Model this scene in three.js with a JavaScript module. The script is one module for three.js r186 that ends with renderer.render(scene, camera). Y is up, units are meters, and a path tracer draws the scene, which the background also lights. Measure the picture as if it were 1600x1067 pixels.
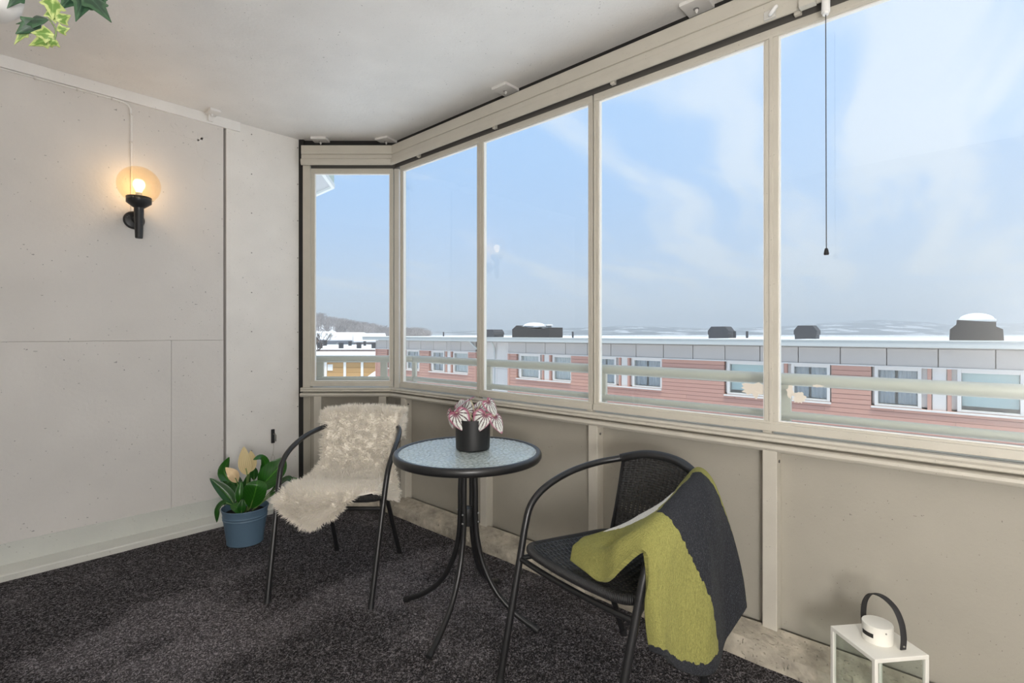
import * as THREE from 'three';
import { RoundedBoxGeometry } from 'three/addons/geometries/RoundedBoxGeometry.js';
import { RectAreaLightUniformsLib } from 'three/addons/lights/RectAreaLightUniformsLib.js';
import { mergeGeometries, toCreasedNormals, mergeVertices } from 'three/addons/utils/BufferGeometryUtils.js';

// ------------------------------------------------------------------ camera, sky, sun, exposure
RectAreaLightUniformsLib.init();
const scene = new THREE.Scene();
const EYE = 1.2, TH = THREE.MathUtils.degToRad(42.4), FPX = 804, HORIZON = 521;
const camera = new THREE.PerspectiveCamera(2 * Math.atan(533.5 / FPX) * 180 / Math.PI, 1600 / 1067, 0.05, 8000);
camera.position.set(0, EYE, 0);
camera.rotation.y = TH;
camera.setViewOffset(1600, 1067, 0, 12.5, 1600, 1067);
const renderer = new THREE.WebGLRenderer({ antialias: true });
renderer.toneMapping = THREE.LinearToneMapping;
renderer.toneMappingExposure = 1.0;
renderer.shadowMap.enabled = true;

const CT = Math.cos(TH), ST = Math.sin(TH);
// seeded random numbers and tileable noise
function rng(seed) { let a = seed >>> 0; return () => { a = (a + 0x6D2B79F5) | 0; let t = Math.imul(a ^ (a >>> 15), 1 | a); t = (t + Math.imul(t ^ (t >>> 7), 61 | t)) ^ t; return ((t ^ (t >>> 14)) >>> 0) / 4294967296; }; }
function hash(ix, iy, s) { let h = Math.imul(ix, 374761393) + Math.imul(iy, 668265263) + Math.imul(s, 974634311); h = Math.imul(h ^ (h >>> 13), 1274126177); return ((h ^ (h >>> 16)) >>> 0) / 4294967296; }
function vnoise(x, y, per, s) {
  const x0 = Math.floor(x), y0 = Math.floor(y), fx = x - x0, fy = y - y0;
  const m = (v) => per ? ((v % per) + per) % per : v;
  const u = fx * fx * (3 - 2 * fx), v = fy * fy * (3 - 2 * fy);
  const a = hash(m(x0), m(y0), s), b = hash(m(x0 + 1), m(y0), s), c = hash(m(x0), m(y0 + 1), s), d = hash(m(x0 + 1), m(y0 + 1), s);
  return (a + (b - a) * u) * (1 - v) + (c + (d - c) * u) * v;
}
function fbm(x, y, per, s, oct = 4) { let t = 0, a = 0.5, n = 0; for (let o = 0; o < oct; o++) { t += a * vnoise(x, y, per, s + o); n += a; x *= 2; y *= 2; per *= 2; a *= 0.5; } return t / n; }
const clamp = THREE.MathUtils.clamp, lerp = THREE.MathUtils.lerp, smooth = THREE.MathUtils.smoothstep;

// the sky: pale winter blue, hazy towards the horizon, thin streaky cloud that thickens to one side
{
  const W = 2048, Hh = 1024, data = new Float32Array(W * Hh * 4);
  for (let j = 0; j < Hh; j++) {
    const el = ((j + 0.5) / Hh - 0.5) * Math.PI, y = Math.sin(el), ce = Math.cos(el);
    for (let i = 0; i < W; i++) {
      const az = ((i + 0.5) / W - 0.5) * 2 * Math.PI, x = ce * Math.cos(az), z = ce * Math.sin(az);
      const right = x * CT - z * ST, fwd = -x * ST - z * CT;           // the same directions, measured from the view to the fjord
      const e = Math.max(el, 0) * 180 / Math.PI;
      const k = 1 / (Math.max(y, 0) + 0.16);
      const wx = right * k, wz = fwd * k;
      const warp = fbm(wx * 1.3 + 5, wz * 1.3 + 2, 0, 71, 3) * 1.6;
      const streak = fbm((wx * 0.6 + wz * 0.8) * 1.2 + warp + 20, (wz * 0.6 - wx * 0.8) * 4.6 + warp * 1.2 + 20, 0, 31, 6);
      const puff = fbm(wx * 0.9 + 40, wz * 0.9 + 40, 0, 51, 4);
      const side = smooth(right, -0.15, 0.95);
      let cloud = smooth(streak * 0.6 + puff * 0.4, 0.47 - 0.12 * side, 0.66 - 0.06 * side) * lerp(0.5, 0.85, side);
      cloud = cloud + (1 - cloud) * 0.4 * side;
      const haze = Math.exp(-Math.pow(e / 9.5, 1.5));
      const blue = [0.44, 0.69, 1.10], white = [0.91, 0.98, 1.10], mist = [0.70, 0.76, 0.835];
      const p = (j * W + i) * 4;
      for (let c = 0; c < 3; c++) {
        let v = lerp(blue[c], white[c], cloud);
        v = lerp(v, mist[c], haze * 0.92);
        data[p + c] = v;
      }
      data[p + 3] = 1;
    }
  }
  const sky = new THREE.DataTexture(data, W, Hh, THREE.RGBAFormat, THREE.FloatType);
  sky.mapping = THREE.EquirectangularReflectionMapping;
  sky.magFilter = THREE.LinearFilter; sky.needsUpdate = true;
  scene.background = sky;
}
// hazy winter sun behind the building, lighting the houses across the street but not the balcony
const sun = new THREE.DirectionalLight(new THREE.Color().setRGB(1, 0.96, 0.90), 4.6);
sun.position.set(2, 46, -6); sun.target.position.set(-8, 0, -18);
sun.castShadow = true; sun.shadow.radius = 16; sun.shadow.mapSize.set(2048, 2048);
Object.assign(sun.shadow.camera, { left: -60, right: 60, top: 60, bottom: -60, near: 1, far: 200 });
scene.add(sun, sun.target);

// ------------------------------------------------------------------ helpers
const V = (x, y, z) => new THREE.Vector3(x, y, z);
const ray = (px, py) => { const X = (px - 800) / FPX, Y = -(py - HORIZON) / FPX; return V(X * CT - ST, Y, -(X * ST + CT)); };
const atDepth = (px, py, Z) => ray(px, py).multiplyScalar(Z).add(V(0, EYE, 0));
const atY = (px, py, y) => { const r = ray(px, py); return r.multiplyScalar((y - EYE) / r.y).add(V(0, EYE, 0)); };
const atZ = (px, py, z) => { const r = ray(px, py); return r.multiplyScalar(z / r.z).add(V(0, EYE, 0)); };
const atX = (px, py, x) => { const r = ray(px, py); return r.multiplyScalar(x / r.x).add(V(0, EYE, 0)); };

function tex(w, h, fn, { srgb = false, rep = [1, 1] } = {}) {   // fn(i, j, u, v) -> number or [r, g, b], 0..1
  const d = new Uint8Array(w * h * 4);
  for (let j = 0; j < h; j++) for (let i = 0; i < w; i++) {
    const c = fn(i, j, i / w, j / h), p = (j * w + i) * 4;
    if (typeof c === 'number') { d[p] = d[p + 1] = d[p + 2] = clamp(c * 255, 0, 255); } else { d[p] = clamp(c[0] * 255, 0, 255); d[p + 1] = clamp(c[1] * 255, 0, 255); d[p + 2] = clamp(c[2] * 255, 0, 255); }
    d[p + 3] = 255;
  }
  const t = new THREE.DataTexture(d, w, h, THREE.RGBAFormat);
  t.wrapS = t.wrapT = THREE.RepeatWrapping; t.magFilter = THREE.LinearFilter; t.minFilter = THREE.LinearMipmapLinearFilter; t.generateMipmaps = true;
  if (srgb) t.colorSpace = THREE.SRGBColorSpace;
  t.repeat.set(rep[0], rep[1]); t.needsUpdate = true;
  return t;
}
const rep = (t, a, b = a) => { const c = t.clone(); c.repeat.set(a, b); c.needsUpdate = true; return c; };
const L3 = (r, g, b) => new THREE.Color().setRGB(r, g, b);
function mat(color, roughness = 0.6, extra = {}) {
  const { metalness = 0, ...o } = extra;
  return new THREE.MeshPhysicalMaterial({ color: color.isColor ? color : L3(...color), roughness, metalness, ...o });
}
const taken = {};
function numbered(name) { const n = taken[name] = (taken[name] ?? -1) + 1; return n ? name + '_' + String(n).padStart(3, '0') : name; }
function prep(g) { g.computeBoundingBox(); return g; }
function obj(name, geo, m, parent) {
  const g = Array.isArray(geo) ? merge(geo) : geo;
  const o = new THREE.Mesh(prep(g), m); o.name = parent ? name : numbered(name);
  o.castShadow = o.receiveShadow = true; (parent || scene).add(o); return o;
}
function merge(list) {
  const a = list.map((g) => { let q = g.index ? g.toNonIndexed() : g; for (const k of Object.keys(q.attributes)) if (!['position', 'normal', 'uv'].includes(k)) q.deleteAttribute(k); if (!q.attributes.uv) q.setAttribute('uv', new THREE.BufferAttribute(new Float32Array(q.attributes.position.count * 2), 2)); if (!q.attributes.normal) q.computeVertexNormals(); return q; });
  return a.length === 1 ? a[0] : mergeGeometries(a);
}
function tag(o, label, category, group, kind) { o.userData.label = label; o.userData.category = category; if (group) o.userData.group = group; if (kind) o.userData.kind = kind; return o; }
function thing(name, pos, turn, label, category, group) {
  const o = new THREE.Group(); o.name = numbered(name); scene.add(o);
  o.position.set(...pos); o.rotation.y = turn || 0; return tag(o, label, category, group);
}
function struct(name, label, category = 'room') { const o = new THREE.Group(); o.name = numbered(name); scene.add(o); return tag(o, label, category, null, 'structure'); }
function boxUV(g) {     // texture coordinates in metres, by the way each face points
  const q = g.index ? g.toNonIndexed() : g, p = q.attributes.position, n = p.count, uv = new Float32Array(n * 2);
  const a = V(), b = V(), c = V(), e = V(), f = V();
  for (let i = 0; i < n; i += 3) {
    a.fromBufferAttribute(p, i); b.fromBufferAttribute(p, i + 1); c.fromBufferAttribute(p, i + 2);
    e.subVectors(b, a).cross(f.subVectors(c, a));
    const ax = Math.abs(e.x), ay = Math.abs(e.y), az = Math.abs(e.z);
    [a, b, c].forEach((v, k) => { const [s, t] = ax >= ay && ax >= az ? [v.z, v.y] : ay >= az ? [v.x, v.z] : [v.x, v.y]; uv[(i + k) * 2] = s; uv[(i + k) * 2 + 1] = t; });
  }
  q.setAttribute('uv', new THREE.BufferAttribute(uv, 2)); return q;
}
function box(x0, x1, y0, y1, z0, z1, r = 0) {
  const w = x1 - x0, h = y1 - y0, d = z1 - z0;
  const g = r ? new RoundedBoxGeometry(w, h, d, 1, Math.min(r, w / 2.01, h / 2.01, d / 2.01)) : new THREE.BoxGeometry(w, h, d);
  g.translate((x0 + x1) / 2, (y0 + y1) / 2, (z0 + z1) / 2); return boxUV(g);
}
function cyl(a, b, r0, r1 = r0, n = 16, caps = true) {
  const d = b.clone().sub(a), L = d.length(), g = new THREE.CylinderGeometry(r1, r0, L, n, 1, !caps);
  g.translate(0, L / 2, 0); g.applyQuaternion(new THREE.Quaternion().setFromUnitVectors(V(0, 1, 0), d.normalize())); g.translate(a.x, a.y, a.z); return g;
}
const curve = (pts, closed = false) => new THREE.CatmullRomCurve3(pts, closed, 'centripetal');
function tube(c, r, seg = 40, rad = 12, closed = false) { const q = Array.isArray(c) ? curve(c, closed) : c; return new THREE.TubeGeometry(q, seg, r, rad, closed); }
function sub(c, t0, t1, n = 24) { const p = []; for (let i = 0; i <= n; i++) p.push(c.getPoint(t0 + (t1 - t0) * i / n)); return curve(p); }
function ball(p, r, n = 12) { const g = new THREE.SphereGeometry(r, n, Math.max(6, n >> 1)); g.translate(p.x, p.y, p.z); return g; }
function lathe(pts, n = 48) { return new THREE.LatheGeometry(pts.map(([x, y]) => new THREE.Vector2(x, y)), n); }
function grid(nu, nv, fn, closedU = false) {  // a sheet of quads from fn(u, v)
  const pos = [], uv = [], idx = [];
  for (let j = 0; j <= nv; j++) for (let i = 0; i <= nu; i++) { const p = fn(i / nu, j / nv); pos.push(p.x, p.y, p.z); uv.push(i / nu, j / nv); }
  for (let j = 0; j < nv; j++) for (let i = 0; i < nu; i++) { const a = j * (nu + 1) + i, b = a + 1, c = a + nu + 1, d = c + 1; idx.push(a, b, d, a, d, c); }
  const g = new THREE.BufferGeometry(); g.setAttribute('position', new THREE.Float32BufferAttribute(pos, 3)); g.setAttribute('uv', new THREE.Float32BufferAttribute(uv, 2)); g.setIndex(idx); g.computeVertexNormals(); return g;
}
function solid(nu, nv, fn, t) {  // a sheet with thickness t and closed edges
  const sheet = grid(nu, nv, fn), P = sheet.attributes.position, N = sheet.attributes.normal, U = sheet.attributes.uv, n = P.count;
  const pos = [], uv = [], idx = [];
  for (const s of [0.5, -0.5]) for (let i = 0; i < n; i++) { pos.push(P.getX(i) + N.getX(i) * t * s, P.getY(i) + N.getY(i) * t * s, P.getZ(i) + N.getZ(i) * t * s); uv.push(U.getX(i), U.getY(i)); }
  const I = sheet.index.array; for (let i = 0; i < I.length; i += 3) { idx.push(I[i], I[i + 1], I[i + 2], I[i] + n, I[i + 2] + n, I[i + 1] + n); }
  const edge = []; for (let i = 0; i < nu; i++) edge.push([i, i + 1]); for (let j = 0; j < nv; j++) edge.push([j * (nu + 1) + nu, (j + 1) * (nu + 1) + nu]);
  for (let i = nu; i > 0; i--) edge.push([nv * (nu + 1) + i, nv * (nu + 1) + i - 1]); for (let j = nv; j > 0; j--) edge.push([j * (nu + 1), (j - 1) * (nu + 1)]);
  for (const [a, b] of edge) idx.push(b, a, a + n, b, a + n, b + n);
  const g = new THREE.BufferGeometry(); g.setAttribute('position', new THREE.Float32BufferAttribute(pos, 3)); g.setAttribute('uv', new THREE.Float32BufferAttribute(uv, 2)); g.setIndex(idx); g.computeVertexNormals(); return g;
}
function extrude(pts, depth, bevel = 0) {
  const s = new THREE.Shape(pts.map(([x, y]) => new THREE.Vector2(x, y)));
  return new THREE.ExtrudeGeometry(s, { depth, bevelEnabled: bevel > 0, bevelSize: bevel, bevelThickness: bevel, bevelOffset: -bevel, bevelSegments: 2, steps: 1 });
}

// ------------------------------------------------------------------ materials
const plasterBump = tex(1024, 1024, (i, j, u, v) => {
  let h = 0.5 + 0.22 * (fbm(u * 90, v * 90, 90, 3, 3) - 0.5) + 0.25 * (fbm(u * 12, v * 12, 12, 9, 3) - 0.5);
  const c = vnoise(u * 40, v * 40, 40, 15); if (c > 0.985) h -= (c - 0.985) * 8;
  return h;
});
const plasterColor = tex(1024, 1024, (i, j, u, v) => {
  let k = 0.975 + 0.05 * (fbm(u * 6, v * 6, 6, 21, 4) - 0.5) + 0.02 * (hash(i, j, 3) - 0.5);
  const c = fbm(u * 120, v * 120, 120, 15, 2), d = vnoise(u * 9, v * 9, 9, 77); if (c > 0.885 + 0.05 * d) k *= 0.7;
  return [k, k * 0.995, k * 0.985];
}, { srgb: true });
const wallTex = (c, r, b = 0.004, s = 0.8) => mat(c, r, { map: rep(plasterColor, s), bumpMap: rep(plasterBump, s), bumpScale: b });
const M = {
  wall: wallTex([0.75, 0.725, 0.70], 0.8, 0.004, 0.7),
  board: wallTex([0.87, 0.85, 0.82], 0.7, 0.0012, 1.1),
  strip: wallTex([0.66, 0.675, 0.635], 0.6, 0.003, 1.0),
  ceiling: wallTex([0.90, 0.89, 0.875], 0.5, 0.0025, 1.0),
  panel: wallTex([0.42, 0.395, 0.338], 0.65, 0.0012, 1.3),
  kerbPaint: wallTex([0.74, 0.74, 0.69], 0.6, 0.004, 1.3),
  alu: wallTex([0.60, 0.57, 0.50], 0.42, 0.0006, 2.0),
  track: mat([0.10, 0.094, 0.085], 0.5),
  rubber: mat([0.015, 0.014, 0.013], 0.8),
  bead: mat([0.86, 0.84, 0.80], 0.5),
  plate: mat([0.80, 0.78, 0.75], 0.5),
  white: mat([0.84, 0.83, 0.80], 0.45),
  glass: new THREE.MeshPhysicalMaterial({ color: L3(0.98, 1, 0.99), roughness: 0, transmission: 1, thickness: 0, ior: 1.5 }),
  screw: mat([0.35, 0.33, 0.3], 0.4, { metalness: 0.8 }),
  blackMetal: mat([0.011, 0.011, 0.0115], 0.33, { clearcoat: 0.15, clearcoatRoughness: 0.4 }),
  rattan: mat([0.021, 0.0205, 0.021], 0.42),
  blackPlastic: mat([0.014, 0.014, 0.015], 0.5),
  rail: mat([0.58, 0.57, 0.51], 0.4),
  snow: mat([0.76, 0.775, 0.80], 0.9, { bumpMap: rep(plasterBump, 0.25), bumpScale: 0.05 }),
};
// dark needle-felt carpet: grey and black fibres, paler worn patches
const carpetFn = (i, j, u, v) => {
  const worn = fbm(u * 5, v * 5, 5, 201, 4);
  const s = 0.2 * hash(i, j, 5) + 0.55 * vnoise(u * 640, v * 640, 640, 6) + 0.25 * vnoise(u * 250, v * 250, 250, 8);
  const f = Math.pow(smooth(s, 0.2, 0.85), 1.6);
  return { f, worn };
};
const carpetColor = tex(2048, 2048, (i, j, u, v) => {
  const { f, worn } = carpetFn(i, j, u, v); const k = 0.125 + 0.46 * f + 0.11 * smooth(worn, 0.5, 0.72);
  return [k * 1.03, k * 0.985, k];
}, { srgb: true, rep: [0.55, 0.55] });
const carpetBump = tex(1024, 1024, (i, j, u, v) => carpetFn(i * 2, j * 2, u, v).f, { rep: [0.55, 0.55] });
M.carpet = mat([1, 1, 1], 1, { map: carpetColor, bumpMap: carpetBump, bumpScale: 0.006, specularIntensity: 0.2 });
// raw concrete kerb with stains and pores
M.concrete = mat([1, 1, 1], 0.9, {
  map: tex(1024, 1024, (i, j, u, v) => {
    const a = fbm(u * 8, v * 8, 8, 301, 5), b = fbm(u * 30, v * 30, 30, 311, 4), pore = vnoise(u * 70, v * 70, 70, 313);
    let k = 0.66 + 0.26 * (a - 0.5) + 0.16 * (b - 0.5); if (pore > 0.93) k *= 0.7;
    return [k * 1.02, k * 0.97, k * 0.88];
  }, { srgb: true, rep: [1.4, 1.4] }),
  bumpMap: tex(512, 512, (i, j, u, v) => 0.75 * fbm(u * 18, v * 18, 18, 305, 5) + 0.25 * (1 - smooth(vnoise(u * 90, v * 90, 90, 307), 0.86, 0.96)), { rep: [1.4, 1.4] }), bumpScale: 0.012,
});

// ------------------------------------------------------------------ the bay: end window at an angle, long front window
const WX = -3.62, FZ = -2.168, CZ = 3.7, XR = 2.2, CEIL = 2.59, BACK = 0.75;
function bayPath(o) {      // plan points of a line lying o metres inside the glass: at the left wall, at the corner, at the right wall
  const z1 = FZ + o, x1 = -((CZ - o) + z1 * CT) / ST, X0 = -1.497, Z0 = CZ - o;
  return [[X0 * CT - Z0 * ST, -(X0 * ST + Z0 * CT)], [x1, z1], [XR, z1]];
}
function baySweep(sec, { n = [4, 14], wob = 0, crease = 0.6 } = {}) {   // sec: closed outline of [offset inside, height]
  const rows = [], R = rng(sec.length * 77 + 5);
  const seg = [0, 1]; const path = sec.map(([o]) => bayPath(o)); let s = 0; const at = [];
  for (const k of seg) for (let i = k ? 1 : 0; i <= n[k]; i++) at.push([k, i / n[k]]);
  const pos = [], uv = [], idx = [], m = sec.length;
  let prev = null;
  for (const [k, t] of at) {
    const c = path[0]; const cx = lerp(c[k][0], c[k + 1][0], t), cz = lerp(c[k][1], c[k + 1][1], t);
    if (prev) s += Math.hypot(cx - prev[0], cz - prev[1]); prev = [cx, cz]; let g = 0;
    for (let i = 0; i <= m; i++) {
      const q = sec[i % m], p = path[i % m]; let y = q[1], x = lerp(p[k][0], p[k + 1][0], t), z = lerp(p[k][1], p[k + 1][1], t);
      if (wob && i % m) { const w = (fbm(s * 9 + 3, i * 1.7, 0, 19, 3) - 0.5) * wob; if (y > 0.01) y += w; if (k) z += w * 0.8; }
      if (i) g += Math.hypot(q[0] - sec[(i - 1) % m][0], q[1] - sec[(i - 1) % m][1]);
      pos.push(x, y, z); uv.push(s, g);
    }
  }
  const w = m + 1;
  for (let a = 0; a < at.length - 1; a++) for (let i = 0; i < m; i++) { const p = a * w + i; idx.push(p, p + w, p + 1, p + 1, p + w, p + w + 1); }
  const geo = new THREE.BufferGeometry(); geo.setAttribute('position', new THREE.Float32BufferAttribute(pos, 3)); geo.setAttribute('uv', new THREE.Float32BufferAttribute(uv, 2)); geo.setIndex(idx);
  return toCreasedNormals(geo, crease);
}
const rect = (o0, o1, y0, y1, r = 0.003) => [[o0, y0 + r], [o0, y1 - r], [o0 - r, y1], [o1, y1], [o1, y0], [o0 - r, y0]];
const inBay = (o) => { const g = new THREE.Group(); g.rotation.y = TH; return g; };

// floor, ceiling and walls
{
  const f = struct('floor', 'dark grey speckled felt carpet covering the balcony floor', 'floor');
  obj('carpet', box(WX - 0.1, XR + 0.1, -0.25, 0, FZ - 0.15, BACK + 0.1), M.carpet, f);
  const c = struct('ceiling', 'painted concrete ceiling slab over the balcony', 'ceiling');
  obj('slab', box(WX - 0.25, XR + 0.25, CEIL, CEIL + 0.22, FZ - 0.14, BACK + 0.25), M.ceiling, c);
  const b = struct('wall_back', 'pale plastered house wall at the back of the balcony', 'wall');
  obj('plaster', box(WX - 0.2, XR + 0.2, -0.25, CEIL, BACK, BACK + 0.2), M.wall, b);
  const r = struct('wall_right', 'pale plastered end wall of the balcony', 'wall');
  obj('plaster', box(XR, XR + 0.2, -0.25, CEIL, FZ - 0.14, BACK), M.wall, r);
}
{
  const w = struct('wall_left', 'pale plastered side wall with cast concrete joints and a screwed board', 'wall');
  obj('core', box(WX - 0.2, WX - 0.058, -0.25, CEIL, -1.712, BACK), M.wall, w);
  // cast fields with fine joints between them
  const field = (z0, z1, y0, y1, dx) => obj('cast_field', box(WX - 0.06, WX + dx, y0, y1, z0, z1, 0.0015), M.wall, w);
  field(-1.199, BACK, 1.1585, CEIL, 0.0);
  field(-0.9085, BACK, 0.0, 1.1575, 0.0006);
  field(-1.199, -0.9095, 0.0, 1.1575, 0.0012);
  obj('screwed_board', box(WX - 0.06, WX + 0.004, 0.03, CEIL, -1.712, -1.214, 0.002), M.board, w);
  const sc = new THREE.CylinderGeometry(0.0042, 0.0042, 0.004, 8); sc.rotateZ(Math.PI / 2);
  for (const [px, ys] of [[393, [210, 272, 333, 395, 457, 518, 580, 643, 704]], [465, [231, 288, 345, 403, 461, 519, 576, 635]]]) for (const py of ys) {
    const p = atX(px, py, WX + 0.004); const s = obj('screw', sc, M.screw, w); s.position.set(WX + 0.005, p.y, Math.max(p.z, -1.69));
  }
  obj('skirting_band', box(WX - 0.01, WX + 0.006, 0.03, 0.148, -1.2, BACK, 0.003), M.strip, w);
  const R = rng(8);           // a rough filled patch near the ceiling
  const patch = (cy, cz, w0, h0, n, seed) => { const q = []; for (let i = 0; i < n; i++) { const a = i / n * 2 * Math.PI; const k = 0.8 + 0.4 * hash(i, seed, 4); q.push([Math.sign(Math.cos(a)) * Math.pow(Math.abs(Math.cos(a)), 0.5) * w0 * k, Math.sign(Math.sin(a)) * Math.pow(Math.abs(Math.sin(a)), 0.5) * h0 * k]); } const g = extrude(q, 0.0008, 0.0007); g.rotateY(Math.PI / 2); g.translate(WX + 0.0005, cy, cz); return boxUV(g); };
  obj('filler_patch', patch(2.44, -1.0, 0.085, 0.035, 26, 3), M.wall, w);
  obj('filler_patch', patch(2.36, -1.09, 0.05, 0.06, 22, 5), M.wall, w);
  obj('filler_patch', patch(2.22, -1.11, 0.03, 0.07, 18, 9), M.wall, w);
}
{
  const b = struct('baseboard_left', 'low white painted kerb along the side wall', 'baseboard');
  const g = grid(1, 60, () => V());
  const sec = [[-3.487, 0], [-3.486, 0.028], [-3.492, 0.034], [WX, 0.041], [WX, 0]];
  const pos = [], uv = [], idx = []; const nz = 60, z0 = -1.80, z1 = BACK;
  for (let i = 0; i <= nz; i++) { const z = lerp(z0, z1, i / nz); let gl = 0; sec.forEach(([x, y], k) => { const w = k < 3 ? (fbm(z * 14 + 50, k, 0, 44, 3) - 0.5) * 0.007 : 0; pos.push(x + w, y ? y + w * 0.5 : 0, z); if (k) gl += Math.hypot(x - sec[k - 1][0], y - sec[k - 1][1]); uv.push(z, gl); }); }
  for (let i = 0; i < nz; i++) for (let k = 0; k < 4; k++) { const a = i * 5 + k; idx.push(a, a + 1, a + 5, a + 1, a + 6, a + 5); }
  const q = new THREE.BufferGeometry(); q.setAttribute('position', new THREE.Float32BufferAttribute(pos, 3)); q.setAttribute('uv', new THREE.Float32BufferAttribute(uv, 2)); q.setIndex(idx);
  obj('kerb', toCreasedNormals(q, 0.5), M.kerbPaint, b);
  const t = struct('trim_1', 'flat painted batten where the side wall meets the ceiling', 'trim');
  obj('batten', box(WX - 0.005, WX + 0.016, 2.528, CEIL, -1.295, BACK, 0.002), M.ceiling, t);
}
{
  const k = struct('baseboard_front', 'rough raw concrete kerb under the front panels', 'baseboard');
  obj('kerb', baySweep([[0.05, 0], [0.188, 0], [0.184, 0.03], [0.176, 0.055], [0.16, 0.064], [0.11, 0.072], [0.05, 0.082]], { n: [14, 150], wob: 0.012, crease: 0.5 }), M.concrete, k);
}
// parapet under the windows: sheet panels between posts
{
  const w = struct('wall_front', 'beige sheet panels between painted posts below the windows', 'wall');
  obj('outer_cladding', baySweep(rect(0.003, -0.10, -0.25, 0.775)), M.panel, w);
  const lefts = [626, 750, 919, 1191].map((px) => atZ(px, 700, -2.10).x), wd = 0.052;
  lefts.push(lefts[3] + 0.81, lefts[3] + 1.62);
  const corner = bayPath(0.013)[1];
  const edges = [corner[0] + 0.005, ...lefts.map((x) => x + wd / 2), XR];
  for (let i = 0; i < edges.length - 1; i++) obj('sheet_panel', box(edges[i] + 0.002, edges[i + 1] - 0.002, 0.068, 0.79, FZ, FZ + 0.013, 0.002), M.panel, w);
  const sg = new THREE.CylinderGeometry(0.006, 0.006, 0.006, 10); sg.rotateX(Math.PI / 2);
  for (const x of lefts) {
    const p = obj('post', box(x, x + wd, 0.066, 0.772, FZ + 0.012, -2.10, 0.003), M.alu, w);
    const s = obj('screw', sg.clone().rotateY(Math.PI / 2), M.track, p); s.position.set(x + wd, 0.715, -2.125);
  }
  const g = new THREE.Group(); g.name = 'angled_panels'; g.rotation.y = TH; w.add(g);
  const cx = (px, Z) => (px - 800) / FPX * Z;
  const cuts = [cx(476, 3.69), cx(497.5, 3.66), cx(597, 3.66), cx(622, 3.69)];
  for (let i = 0; i < 3; i++) obj('sheet_panel', box(cuts[i] + 0.002, cuts[i + 1] - 0.002, 0.068, 0.79, -CZ, -CZ + 0.013, 0.002), M.panel, g);
  for (const px of [490, 591.5]) obj('post', box(cx(px, 3.63), cx(px, 3.63) + wd, 0.066, 0.772, -CZ + 0.012, -CZ + 0.068, 0.003), M.alu, g);
}
// head and sill trims round the bay
{
  const t = struct('trim_2', 'painted aluminium head beam above the folding windows', 'trim');
  obj('fascia', baySweep(rect(0.048, -0.06, 2.473, 2.537)), M.alu, t);
  obj('cover_strip', baySweep(rect(0.0445, -0.06, 2.4415, 2.4725)), M.alu, t);
  obj('lip', baySweep([[0.050, 2.441], [0.057, 2.437], [0.059, 2.42], [0.056, 2.404], [0.050, 2.396], [0.042, 2.396], [0.042, 2.441]]), M.alu, t);
  obj('running_track', baySweep(rect(0.030, -0.06, 2.412, 2.442)), M.track, t);  // dark grey band between head beam and leaf tops
  obj('track_filler', baySweep(rect(0.014, -0.06, 2.3815, 2.43)), M.track, t);  // dark fill closing the see-through gap above the leaves
  obj('gap_strip', baySweep(rect(-0.012, -0.05, 2.53, CEIL + 0.01)), M.rubber, t);  // near-black strip set into the gap under the ceiling
  const clip = box(-0.012, 0.012, 2.386, 2.412, FZ + 0.02, FZ + 0.042, 0.003);
  for (const px of [653, 772, 957, 1246]) { const c = obj('roller_clip', clip, M.alu, t); c.position.x = atZ(px, 300, -2.13).x; }
  const s = struct('trim_3', 'painted aluminium sill rail below the folding windows', 'trim');
  obj('nosing', baySweep([[0.062, 0.751], [0.070, 0.757], [0.073, 0.765], [0.070, 0.774], [0.062, 0.779], [0.008, 0.779], [0.008, 0.751]]), M.alu, s);
  obj('recess_web', baySweep(rect(0.012, -0.05, 0.772, 0.795)), M.alu, s);
  obj('lower_track', baySweep([[0.060, 0.788], [0.064, 0.792], [0.060, 0.800], [0.064, 0.808], [0.060, 0.816], [0.036, 0.816], [0.036, 0.788]]), M.alu, s);
  obj('track_bed', baySweep(rect(0.040, -0.07, 0.789, 0.806)), M.alu, s);
  obj('outer_sill', baySweep(rect(-0.03, -0.14, 0.774, 0.812)), M.rail, s);
  // grey end post against the side wall and the slim post in the corner
  const e = struct('trim_4', 'taupe aluminium end post and corner post of the glazing', 'trim');
  const g = new THREE.Group(); g.name = 'end_post'; g.rotation.y = TH; e.add(g);
  const cx = (px, Z) => (px - 800) / FPX * Z;
  obj('post_profile', box(cx(475.5, CZ), cx(487, CZ), 0.79, 2.40, -CZ - 0.03, -CZ + 0.03, 0.003), M.alu, g);
  obj('wall_seal', box(cx(455, CZ), cx(475.5, CZ), 0.02, CEIL, -CZ - 0.10, -CZ + 0.012), M.rubber, g);
  obj('lower_post', box(cx(475.5, CZ), cx(487, CZ), 0.066, 0.79, -CZ - 0.02, -CZ + 0.02, 0.003), M.panel, g);
  obj('corner_profile', box(cx(616, CZ), cx(624, CZ), 0.8, 2.40, -CZ - 0.03, -CZ + 0.008, 0.003), M.alu, g);
}
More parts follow.
